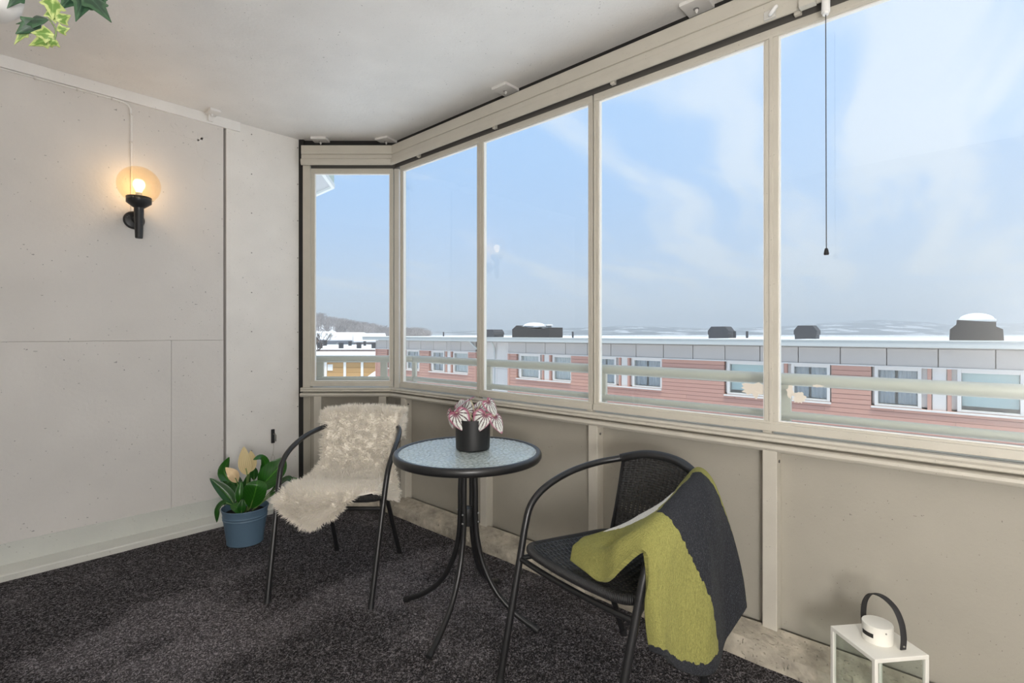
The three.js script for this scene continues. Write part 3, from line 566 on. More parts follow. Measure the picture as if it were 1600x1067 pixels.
  add([[432, 395], [432, 330], [432, 272]], [0.05, 0.05, 0.05], 58, green2, { fold: 0.4 });
  add([[372, 345], [350, 230], [343, 100]], [-0.02, -0.03, -0.02], 96, cream, { name: 'flower_spathe', fold: -0.25, n: toEye.clone(), tipAt: 0.4 });
  add([[392, 320], [412, 230], [402, 135]], [0.02, 0.03, 0.03], 76, cream, { name: 'flower_spathe', fold: 0.3, n: toEye.clone(), tipAt: 0.4 });
  add([[284, 412], [245, 335], [182, 282]], [0.0, -0.03, -0.02], 82, peach, { name: 'flower_spathe', fold: -0.3, n: toEye.clone().add(V(0, 0.4, 0)), tipAt: 0.4 });
}
// painted-leaf begonia in a black pot on the table
{
  const PB = V(-1.618, TOP - 0.0018, -1.522);
  const t = thing('potted_begonia', [PB.x, PB.y, PB.z], 0, 'begonia with silver and pink leaves in a black pot on the table', 'plant');
  obj('pot', lathe([[0, 0.001], [0.066, 0.001], [0.0715, 0.004], [0.073, 0.010], [0.0755, 0.13], [0.0752, 0.132], [0.0735, 0.132], [0.072, 0.115], [0, 0.112]], 64), mat([0.008, 0.008, 0.0085], 0.45), t);
  const soil = new THREE.CylinderGeometry(0.0715, 0.0715, 0.012, 32); soil.translate(0, 0.112, 0); obj('soil', soil, mat([0.02, 0.015, 0.011], 1), t);
  const map = tex(512, 512, (i, j, u, v) => {
    // veins fan out from the stalk end (0.5, 0.12)
    const dx = u - 0.5, dy = v - 0.12, a = Math.atan2(dx, dy), r = Math.hypot(dx, dy);
    const n = fbm(u * 14, v * 14, 14, 5, 3); const fan = Math.abs(((a * 2.45 + 100.5) % 1) - 0.5) * 2;      // 1 on a vein
    const side = Math.abs((((Math.abs(a * 2.45 % 1)) * 1.2 + r * 9 + n * 0.8) % 1) - 0.5) * 2;
    let vein = smooth(fan + (n - 0.5) * 0.6, 0.34 + r * 0.5, 0.72 + r * 0.38); vein = Math.max(vein, smooth(side, 0.86, 0.98) * 0.5 * smooth(r, 0.1, 0.3));
    const heart = 1 - smooth(r + (n - 0.5) * 0.16, 0.06, 0.30);
    const rim = smooth(Math.max(Math.abs(dx) * 2, Math.abs(v - 0.5) * 2) + (n - 0.5) * 0.15, 0.74, 0.92);
    const silver = [0.90, 0.91, 0.885], dark = [0.27, 0.17, 0.19], wine = [0.40, 0.13, 0.22], pink = [0.66, 0.36, 0.46];
    const o = []; for (let c = 0; c < 3; c++) { let k = lerp(silver[c], dark[c], vein * 0.9); k = lerp(k, wine[c], heart * 0.85); k = lerp(k, pink[c], rim * 0.85); o.push(k * (0.93 + 0.14 * n)); } return o;
  }, { srgb: true });
  const lm = mat([1, 1, 1], 0.5, { map, side: THREE.DoubleSide, transmission: 0.15, thickness: 0 });
  const stemM = mat([0.55, 0.50, 0.33], 0.6), hairM = mat([0.50, 0.17, 0.24], 0.6);
  const Z0 = 2.225, W2 = (x, y, dz) => atDepth(680 + x / 8.892, 600 + y / 8.892, Z0 + dz).sub(PB), eye = ray(737, 670).multiplyScalar(-1).normalize();
  // lop-sided heart: outline half widths along the leaf
  const shape = (A, T, n, wid, skew, bend) => {
    const d = T.clone().sub(A), L = d.length(); d.normalize(); const s = d.clone().cross(n).normalize(), up = s.clone().cross(d).normalize();
    return (u, v) => {
      const a = u * 2 - 1, k = v * 1.18 - 0.18; let w = Math.pow(Math.sin(Math.PI * clamp(Math.pow(v * 0.97 + 0.03, 0.62), 0, 1)), 0.72) * wid / 2 * (1 + skew * a);
      const lobe = (1 - smooth(v, 0, 0.28)) * (1 - Math.abs(a)) * 0.13;       // notch at the stalk
      const h = -bend * ((k - 0.25) ** 2) * L - 0.22 * a * a * w + 0.03 * w * Math.sin(v * 15 + a * 3);
      return A.clone().addScaledVector(d, (k + lobe) * L).addScaledVector(s, a * w).addScaledVector(up, h);
    };
  };
  const add = (ax, ay, az, tx, ty, tz, wid, n, { skew = 0.15, bend = 0.35 } = {}) => {
    const A = W2(ax, ay, az), T = W2(tx, ty, tz); const lf = obj('leaf', solid(16, 22, shape(A, T, n.clone().normalize(), wid * 1.12 / 8.892 * Z0 / FPX, skew, bend), 0.0012), lm, t);
    const r0 = V((hash(ax, ay, 1) - 0.5) * 0.05, 0.112, (hash(ax, ay, 2) - 0.5) * 0.05), m = r0.clone().lerp(A, 0.55).add(V(0, 0.022, 0)); obj('stem', tube([r0, m, A], 0.0024, 14, 7), stemM, lf);
  };
  const U = V(0, 1, 0), rt = V(CT, 0, -ST);
  add(285, 400, -0.06, 455, 665, -0.085, 250, eye.clone().add(U.clone().multiplyScalar(0.2)), { skew: -0.12 });
  add(215, 400, -0.005, 205, 640, 0.01, 170, eye.clone().addScaledVector(rt, -1.1), { skew: 0.2 });
  add(470, 190, 0.03, 160, 420, 0.0, 190, U.clone().addScaledVector(rt, -0.75).addScaledVector(eye, 0.05), { bend: 0.3 });
  add(405, 370, 0.02, 470, 215, 0.06, 220, eye.clone().add(U.clone().multiplyScalar(0.6)), { bend: -0.15 });
  add(330, 330, 0.05, 380, 210, 0.09, 150, eye.clone().add(U), { bend: -0.1 });
  add(605, 345, 0.03, 640, 232, 0.07, 190, eye.clone().add(U.clone().multiplyScalar(0.5)), { bend: -0.15 });
  add(520, 400, 0.05, 522, 275, 0.07, 75, eye.clone().addScaledVector(rt, 0.6), {});
  add(735, 235, -0.02, 880, 440, -0.02, 170, eye.clone().add(U.clone().multiplyScalar(0.5)).addScaledVector(rt, 0.5), { skew: 0.1 });
  add(835, 445, -0.02, 950, 680, -0.03, 165, eye.clone().addScaledVector(rt, 0.5), {});
  add(705, 425, -0.075, 590, 665, -0.09, 230, eye.clone().add(U.clone().multiplyScalar(0.15)), { skew: 0.25 });
  add(660, 330, 0.09, 740, 240, 0.13, 150, eye.clone().add(U), {});
}

// ------------------------------------------------------------------ lantern on the floor
{
  const h = 0.31, P = [[1301, 980], [1374, 1036], [1447, 1020]].map(([x, y]) => atY(x, y, h)); const c = P[0].clone().add(P[2]).multiplyScalar(0.5), side = 0.166;
  const e = P[1].clone().sub(P[0]), turn = Math.atan2(-e.z, e.x);
  const t = thing('candle_lantern', [c.x, 0, c.z], turn, 'square white metal lantern with glass sides and a black strap', 'lantern');
  const a = side / 2, lw = 0.011, wm = mat([0.80, 0.775, 0.70], 0.5, { bumpMap: rep(plasterBump, 3), bumpScale: 0.001 });
  obj('top_plate', box(-a, a, h - 0.012, h, -a, a, 0.002), wm, t);
  obj('base_plate', box(-a, a, 0, 0.014, -a, a, 0.002), wm, t);
  for (const sx of [-1, 1]) for (const sz of [-1, 1]) obj('corner_bar', box(sx > 0 ? a - lw : -a, sx > 0 ? a : -a + lw, 0.013, h - 0.011, sz > 0 ? a - lw : -a, sz > 0 ? a : -a + lw, 0.0015), wm, t);
  for (let k = 0; k < 4; k++) { const g = box(-a + lw, a - lw, 0.015, h - 0.013, a - 0.0065, a - 0.0035); g.rotateY(k * Math.PI / 2); obj('glass_side', g, M.glass, t); }
  // vented cap: a short drum with a slot
  const drum = lathe([[0.0375, h], [0.0385, h + 0.001], [0.0385, h + 0.049], [0.0375, h + 0.051], [0, h + 0.0515]], 48);
  const cap = obj('vent_cap', drum, wm, t);
  const toCam = Math.atan2(-c.x * Math.cos(turn) - (-c.z) * Math.sin(turn) * -1, 0);
  const lc = V(-c.x, 0, -c.z).applyAxisAngle(V(0, 1, 0), -turn).normalize(), ang = Math.atan2(lc.x, lc.z);
  const arc = (a0, a1, y0, y1, r0, r1) => { const g = new THREE.CylinderGeometry(r1, r1, y1 - y0, 14, 1, true, a0, a1 - a0); g.translate(0, (y0 + y1) / 2, 0); return g; };
  obj('vent_slot', arc(ang - 1.15, ang - 0.25, h + 0.018, h + 0.030, 0, 0.0388), M.rubber, cap);
  obj('rivet', ball(V(Math.sin(ang + 0.55) * 0.0385, h + 0.038, Math.cos(ang + 0.55) * 0.0385), 0.0025, 8), M.screw, cap);
  // strap handle, fixed to two opposite edges of the top plate
  const A = atY(1411, 1016, h).sub(c).applyAxisAngle(V(0, 1, 0), -turn).setY(0), B = atY(1350, 974, h).sub(c).applyAxisAngle(V(0, 1, 0), -turn).setY(0);
  const mid = A.clone().add(B).multiplyScalar(0.5), dir = A.clone().sub(mid), rEnd = dir.length(); dir.normalize(); const sidev = V(-dir.z, 0, dir.x);
  const pth = curve([[-1, 0.002], [-1.03, 0.035], [-0.92, 0.075], [-0.6, 0.105], [0, 0.117], [0.6, 0.105], [0.92, 0.075], [1.03, 0.035], [1, 0.002]].map(([x, y]) => mid.clone().addScaledVector(dir, x * rEnd).setY(h + y)));
  const strap = solid(2, 60, (u, v) => pth.getPoint(v).addScaledVector(sidev, (u - 0.5) * 0.017), 0.003);
  const st = obj('strap', strap, mat([0.02, 0.019, 0.02], 0.6, { bumpMap: rep(plasterBump, 6), bumpScale: 0.001 }), t);
  obj('rivet', ball(mid.clone().addScaledVector(dir, rEnd + 0.003).setY(h + 0.012), 0.003, 8), M.screw, st);
}

// ------------------------------------------------------------------ wall lamp with its cable
{
  const t = thing('wall_lamp', [WX, 1.853, -0.722], 0, 'lit globe wall lamp with smoked amber glass and black bracket', 'lamp');
  const black = mat([0.016, 0.016, 0.017], 0.4);
  const disc = lathe([[0, 0], [0.050, 0], [0.052, 0.004], [0.050, 0.016], [0.044, 0.020], [0.022, 0.024], [0, 0.026]], 40); disc.rotateZ(-Math.PI / 2);
  const wp = obj('wall_plate', disc, black, t);
  obj('screw', ball(V(0.021, 0.012, 0.035), 0.003, 8), M.screw, wp);
  obj('neck', cyl(V(0.02, 0, 0), V(0.12, 0.004, 0), 0.016, 0.016, 20), black, t);
  const stem = lathe([[0, -0.118], [0.0165, -0.118], [0.0185, -0.113], [0.0235, 0.03], [0.0235, 0.052], [0.030, 0.056], [0.060, 0.080], [0.0605, 0.112], [0.057, 0.114], [0.050, 0.108], [0, 0.106]], 40); stem.translate(0.12, 0, 0);
  const holder = obj('holder', stem, black, t);
  for (const a of [0.6, 2.7, 4.8]) obj('set_screw', cyl(V(0.12 + Math.cos(a) * 0.058, 0.102, Math.sin(a) * 0.058), V(0.12 + Math.cos(a) * 0.068, 0.102, Math.sin(a) * 0.068), 0.0022, 0.0022, 8), M.screw, holder);
  const gl = new THREE.SphereGeometry(0.104, 56, 40, 0, Math.PI * 2, 0, Math.PI - 0.52); gl.translate(0.12, 0.181, 0);
  obj('globe', gl, new THREE.MeshPhysicalMaterial({ color: L3(0.97, 0.90, 0.78), roughness: 0.02, transmission: 1, thickness: 0, ior: 1.5, side: THREE.DoubleSide }), t);
  obj('lamp_socket', cyl(V(0.12, 0.10, 0), V(0.12, 0.138, 0), 0.017, 0.016, 18), mat([0.8, 0.75, 0.65], 0.5), t);
  const bulb = lathe([[0.012, 0.136], [0.014, 0.142], [0.020, 0.155], [0.0275, 0.170], [0.030, 0.184], [0.0275, 0.199], [0.018, 0.211], [0, 0.215]], 28); bulb.translate(0.12, 0, 0);
  const bm = mat([1, 0.9, 0.75], 0.4); bm.emissive = L3(1, 0.74, 0.42); bm.emissiveIntensity = 2.4; obj('bulb', bulb, bm, t);
  const pl = new THREE.PointLight(L3(1, 0.70, 0.42), 0.09, 0, 2); pl.position.set(0.12, 0.182, 0); pl.castShadow = true; pl.shadow.radius = 1.2; t.add(pl);
  const cable = thing('lamp_cable', [0, 0, 0], 0, 'thin painted cable running along the wall to the globe lamp', 'cable');
  const cx = WX + 0.005, zc = -0.708;
  const cord = [V(cx, 2.522, BACK - 0.01), V(cx, 2.522, 0), V(cx, 2.522, -0.4), V(cx, 2.521, -0.64), V(cx, 2.515, -0.685), V(cx, 2.498, -0.704), V(cx, 2.46, zc), V(cx, 2.2, zc - 0.002), V(cx, 1.90, zc - 0.004)];
  obj('cord', tube(cord, 0.0055, 90, 8), M.ceiling, cable);
  const clipAt = (y, z, v) => { const g = v ? box(WX, WX + 0.012, y - 0.004, y + 0.004, z - 0.008, z + 0.008, 0.002) : box(WX, WX + 0.012, y - 0.007, y + 0.007, z - 0.004, z + 0.004, 0.002); obj('cable_clip', g, M.wall, cable); };
  clipAt(2.521, -0.30, 0); clipAt(2.521, -0.47, 0); clipAt(2.521, -0.62, 0); clipAt(2.46, zc, 1); clipAt(2.30, zc - 0.001, 1);
}
// small black latch with a cord on the board
{
  const p = atX(425, 681.5, WX);
  const t = thing('door_latch', [WX + 0.004, 0.495, -1.506], 0, 'small black latch with a thin cord hanging on the screwed board', 'latch');
  obj('latch_body', box(0, 0.014, -0.05, 0.045, -0.013, 0.009, 0.003), M.blackPlastic, t);
  obj('latch_lever', [cyl(V(0.014, 0.012, -0.004), V(0.022, 0.012, -0.012), 0.004, 0.004, 10), box(0.010, 0.02, -0.04, 0.006, -0.021, -0.016, 0.002)], M.screw, t);
  obj('hanging_cord', tube([V(0.012, -0.045, -0.004), V(0.010, -0.09, -0.006), V(0.008, -0.13, 0.0), V(0.008, -0.165, 0.012), V(0.008, -0.175, -0.004), V(0.008, -0.15, -0.012), V(0.008, -0.128, -0.002)], 0.0012, 40, 6), mat([0.5, 0.46, 0.4], 0.8), t);
}
// ceiling angle plates that hold the head beam
{
  const mk = (pos, turn, label) => {
    const t = thing('ceiling_bracket', pos, turn, label, 'bracket', 'ceiling brackets');
    obj('angle_plate', box(-0.055, 0.055, -0.013, 0.002, -0.072, 0.072, 0.0015), M.plate, t);
    const slot = obj('slot', [cyl(V(-0.006, -0.0135, 0.012), V(-0.006, -0.0128, 0.012), 0.012, 0.012, 14)], mat([0.3, 0.29, 0.28], 0.7), t);
    obj('bolt', [cyl(V(-0.006, -0.024, 0.006), V(-0.006, -0.012, 0.006), 0.007, 0.007, 6), cyl(V(-0.006, -0.030, 0.006), V(-0.006, -0.022, 0.006), 0.004, 0.004, 8)], M.plate, t);
    return t;
  };
  mk([-1.992, CEIL - 0.002, -2.142], 0, 'white ceiling bracket above the second glass leaf of the front row');
  mk([-0.888, CEIL - 0.002, -2.148], 0, 'white ceiling bracket above the leaf with glue residue, near the white knob');
  mk([-3.508, CEIL - 0.002, -1.812], TH, 'white ceiling bracket above the narrow angled end leaf');
  mk([-3.155, CEIL - 0.002, -2.128], 0.3, 'white ceiling bracket at the corner where both head beams meet');
  const l = thing('batten_clip', [WX + 0.02, CEIL - 0.002, -1.115], 0, 'small painted angle clip on the wall batten under the ceiling', 'bracket');
  obj('clip_plate', box(-0.004, 0.10, -0.012, 0.002, -0.03, 0.03, 0.0015), M.ceiling, l);
  obj('clip_hook', [box(0.0, 0.012, -0.05, -0.006, -0.014, 0.014, 0.003), cyl(V(0.03, -0.026, 0), V(0.03, -0.01, 0), 0.008, 0.008, 8)], M.ceiling, l);
}
// white roller knob, cord holder and pull cord
{
  const p = atZ(1207, 20, -2.11);
  const t = thing('roller_knob', [p.x, p.y, -2.116], 0, 'white plastic roller knob on the head beam', 'knob');
  obj('bracket', box(-0.03, 0.012, -0.020, 0.012, -0.004, 0.012, 0.003), mat([0.62, 0.6, 0.56], 0.35), t);
  const d = lathe([[0, -0.007], [0.017, -0.007], [0.021, -0.003], [0.021, 0.003], [0.017, 0.007], [0, 0.007]], 28); d.rotateZ(0.9); d.rotateY(0.6); d.translate(0.008, -0.004, 0.026); obj('wheel', d, M.white, t);
  const c = thing('pull_cord', [-0.408, 0, -2.095], 0, 'thin dark pull cord with a black end knob in front of the glass', 'cord');
  obj('cord_holder', [cyl(V(0, 2.336, 0.002), V(0, 2.47, -0.008), 0.0135, 0.0125, 18), cyl(V(0, 2.327, 0.003), V(0, 2.338, 0.002), 0.0095, 0.0125, 18)], M.white, c);
  obj('cord', cyl(V(0, 2.33, 0.002), V(0.002, 1.50, 0.002), 0.0016, 0.0016, 8), mat([0.05, 0.048, 0.045], 0.7), c);
  const k = lathe([[0, 0], [0.0075, 0], [0.0085, 0.004], [0.0062, 0.017], [0.0042, 0.023], [0, 0.024]], 18); k.translate(0.002, 1.478, 0.002); obj('end_knob', k, M.blackPlastic, c);
  const b = thing('blind_end', [0, 0, 0], 0, 'white end cap of a rolled blind beside the cord holder', 'blind');
  const q = atZ(1262, 2, -2.09); obj('cap', box(q.x - 0.03, -0.44, 2.385, 2.43, -2.118, -2.085, 0.004), M.alu, b);
  obj('roll', cyl(V(-0.445, 2.45, -2.10), V(0.5, 2.45, -2.10), 0.02, 0.02, 20), M.alu, b);
  const tp = atZ(1204.5, 507, FZ + 0.02), m = thing('tape_scrap', [tp.x, tp.y, FZ + 0.0155], 0, 'small leaf-shaped scrap of tape stuck on the window mullion', 'tape');
  obj('scrap', (() => { const q2 = []; for (let i = 0; i < 20; i++) { const a = i / 20 * 2 * Math.PI; q2.push([Math.cos(a) * 0.022, Math.sin(a) * 0.0065]); } const g = extrude(q2, 0.001, 0.0003); g.rotateZ(0.72); return g; })(), M.alu, m);
}
// trailing ivy in a hanging pot just beside the viewer
{
  const base = atDepth(-26, -30, 0.92);
  const t = thing('hanging_ivy', [base.x, base.y, base.z], 0, 'variegated ivy trailing from a white hanging pot under the ceiling', 'plant');
  obj('hanging_pot', lathe([[0, -0.055], [0.035, -0.055], [0.05, -0.04], [0.062, 0.03], [0.066, 0.05], [0.062, 0.05], [0.055, 0.03], [0, 0.03]], 40), M.white, t);
  obj('hook_wire', cyl(V(0, 0.03, 0), V(0, CEIL - base.y, 0), 0.0015, 0.0015, 6), M.screw, t);
  const lt = (dark, edge) => tex(128, 128, (i, j, u, v) => { const n = fbm(u * 6, v * 6, 6, 8, 3); const e = smooth(Math.max(Math.abs(u - 0.5), Math.abs(v - 0.5)) * 2 + (n - 0.5) * 0.9, 0.35, 0.7); const rib = Math.exp(-(((u - 0.5) / 0.03) ** 2)) * 0.12; return [0, 1, 2].map((c) => lerp(dark[c], edge[c], e) + rib); }, { srgb: true });
  const dk = mat([1, 1, 1], 0.5, { map: lt([0.13, 0.25, 0.17], [0.22, 0.36, 0.24]), side: THREE.DoubleSide, transmission: 0.15, thickness: 0 });
  const pale = mat([1, 1, 1], 0.55, { map: lt([0.42, 0.56, 0.24], [0.74, 0.79, 0.50]), side: THREE.DoubleSide, transmission: 0.25, thickness: 0 });
  const stem = mat([0.16, 0.22, 0.09], 0.7);
  const eye = ray(70, 30).multiplyScalar(-1).normalize(), W2 = (x, y, dz) => atDepth(x / 4, y / 4, 0.92 + dz).sub(base);
  const lobes = (A, T, n, wid, bend) => { const d = T.clone().sub(A), L = d.length(); d.normalize(); const s = d.clone().cross(n).normalize(), up = s.clone().cross(d).normalize(); return (u, v) => { const a = u * 2 - 1; const w = wid / 2 * (v < 0.32 ? Math.pow(v / 0.32, 0.55) : v < 0.5 ? lerp(1, 0.62, (v - 0.32) / 0.18) : lerp(0.62, 0.02, (v - 0.5) / 0.5)); return A.clone().addScaledVector(d, (v + (v < 0.5 ? Math.abs(a) * 0.12 * Math.sin(v * 6) : 0)) * L).addScaledVector(s, a * w).addScaledVector(up, -bend * v * v * L - 0.25 * a * a * w); }; };
  const add = (ax, ay, az, tx, ty, tz, wid, m, n, bend = 0.3) => obj('leaf', solid(8, 16, lobes(W2(ax, ay, az), W2(tx, ty, tz), n.normalize(), wid / 4 * 0.92 / FPX, bend), 0.0008), m, t);
  const n = () => eye.clone(), U = V(0, 1, 0);
  obj('vine', tube([V(0.03, 0.045, 0), W2(150, -60, 0.02), W2(280, 10, 0), W2(305, 110, 0), W2(350, 190, 0), W2(340, 250, 0)], 0.0016, 40, 6), stem, t);
  obj('vine', tube([W2(280, -10, 0), W2(380, -40, 0.02), W2(520, -30, 0.03), W2(600, 0, 0.03)], 0.0014, 20, 6), stem, t);
  add(305, 125, 0, 75, 95, -0.02, 150, dk, n().add(U));
  add(250, 130, 0, 110, 205, -0.02, 120, dk, n());
  add(310, 60, 0, 345, 130, 0.0, 90, pale, n().add(U.clone().multiplyScalar(0.3)));
  add(330, -20, 0, 330, 90, -0.01, 130, pale, n());
  add(350, 130, 0, 445, 95, 0.01, 90, pale, n());
  add(355, 190, 0, 425, 180, 0, 70, pale, n());
  add(340, 220, 0, 190, 190, -0.02, 110, pale, n().add(U.clone().multiplyScalar(0.4)));
  add(330, 235, 0, 170, 290, -0.01, 90, pale, n());
  add(345, 240, 0, 300, 290, 0, 90, pale, n());
  add(330, 245, 0, 245, 295, 0.0, 70, pale, n());
  add(180, 160, 0, 95, 270, -0.01, 60, pale, n());
  add(520, -60, 0.02, 690, 108, 0.0, 150, dk, n().add(U.clone().multiplyScalar(0.6)), 0.1);
  add(540, -50, 0.03, 485, 82, 0.0, 130, dk, n().add(U.clone().multiplyScalar(0.4)));
  add(470, -40, 0.03, 400, 30, 0.0, 110, dk, n());
  add(610, -70, 0.03, 650, 45, 0.02, 80, dk, n());
  add(150, -60, 0.0, 60, 32, -0.02, 80, dk, n());
}
// ------------------------------------------------------------------ added globe lamp, unseen behind the viewer, brightens the interior
{
  const t = thing('added_fill_lamp', [0.68, 0, 0.3], 0, 'added white globe fill lamp, unseen behind the viewer, brightening the balcony', 'lamp');
  obj('base', lathe([[0, 0], [0.14, 0], [0.142, 0.008], [0.13, 0.018], [0.02, 0.026], [0, 0.027]], 40), M.blackPlastic, t);
  obj('pole', cyl(V(0, 0.02, 0), V(0, 0.84, 0), 0.011, 0.011, 16), M.blackPlastic, t);
  const g = mat([0.9, 0.9, 0.88], 0.4); g.emissive = L3(1, 0.97, 0.93); g.emissiveIntensity = 2.5;
  const gl = new THREE.SphereGeometry(0.22, 40, 28); gl.translate(0, 1.04, 0); obj('fill_globe', gl, g, t);
  const l = new THREE.PointLight(L3(1, 0.98, 0.955), 9.5, 0, 2); l.position.set(0, 1.04, 0); l.castShadow = true; l.shadow.radius = 10.5; t.add(l);
}

// ------------------------------------------------------------------ railing outside the glass
{
  const t = thing('balcony_railing', [0, 0, 0], 0, 'pale painted tube railing outside the balcony windows', 'railing');
  const o = -0.232, [A, B, C] = bayPath(o), dA = [A[0] - B[0], A[1] - B[1]];
  const P = (p, y) => V(p[0], y, p[1]), A2 = [B[0] + dA[0] * 1.25, B[1] + dA[1] * 1.25], C2 = [XR + 0.2, C[1]];
  obj('handrail', [cyl(P(A2, 1.006), P(B, 1.006), 0.026, 0.026, 28), cyl(P(B, 1.006), P(C2, 1.006), 0.026, 0.026, 28), ball(P(B, 1.006), 0.026, 24)], M.rail, t);
  obj('lower_rail', [cyl(P(A2, 0.854), P(B, 0.854), 0.018, 0.018, 20), cyl(P(B, 0.854), P(C2, 0.854), 0.018, 0.018, 20), ball(P(B, 0.854), 0.018, 16)], M.rail, t);
  for (const px of [648, 765, 943, 1228]) { const x = atZ(px, 580, C[1]).x; obj('post', box(x - 0.021, x + 0.021, 0.35, 1.0, C[1] - 0.008, C[1] + 0.012, 0.002), M.rail, t); }
  for (const px of [500.5, 600]) { const p = atDepth(px, 580, CZ - o); const g = box(-0.026, 0.026, 0.35, 1.0, -0.010, 0.010, 0.002); g.rotateY(TH); g.translate(p.x, 0, p.z); obj('post', g, M.rail, t); }
  const r = thing('roof_corner', [0, 0, 0], 0, 'grey and white eave corner of the next balcony beyond the end leaf', 'roof');
  const E = atDepth(520.5, 293, 6), G = atDepth(494, 305, 6.33), Hh = atDepth(505, 272, 5.49), y0 = E.y;
  const g1 = G.clone().sub(E).multiplyScalar(4).add(E), h1 = Hh.clone().sub(E).multiplyScalar(3).add(E), far = g1.clone().add(h1).sub(E);
  const poly = (k) => { const c = E.clone().add(far).multiplyScalar(0.5); return [E, g1, far, h1].map((p) => p.clone().sub(c).multiplyScalar(k).add(c)).map((p) => [p.x, -p.z]); };
  const slab = (k, a, b) => { const g = extrude(poly(k), b - a); g.rotateX(-Math.PI / 2); g.translate(0, a, 0); return g; };
  obj('soffit', slab(0.98, y0 + 0.02, y0 + 0.05), mat([0.50, 0.51, 0.52], 0.7), r);
  const white = mat([0.72, 0.74, 0.72], 0.5);
  const bar = (p, q, y, h, w) => { const d = q.clone().sub(p), L = d.length(), g = box(0, L, 0, h, -w, w, 0.004); g.rotateY(Math.atan2(-d.z, d.x)); g.translate(p.x, y, p.z); return g; };
  obj('eave_edge', [bar(E, g1, y0 - 0.01, 0.05, 0.02), bar(E, h1, y0 - 0.01, 0.05, 0.02)], white, r);
  obj('eave_fascia', [bar(E, g1, y0 + 0.04, 0.3, 0.012), bar(E, h1, y0 + 0.04, 0.3, 0.012)], mat([0.46, 0.54, 0.47], 0.6), r);
}

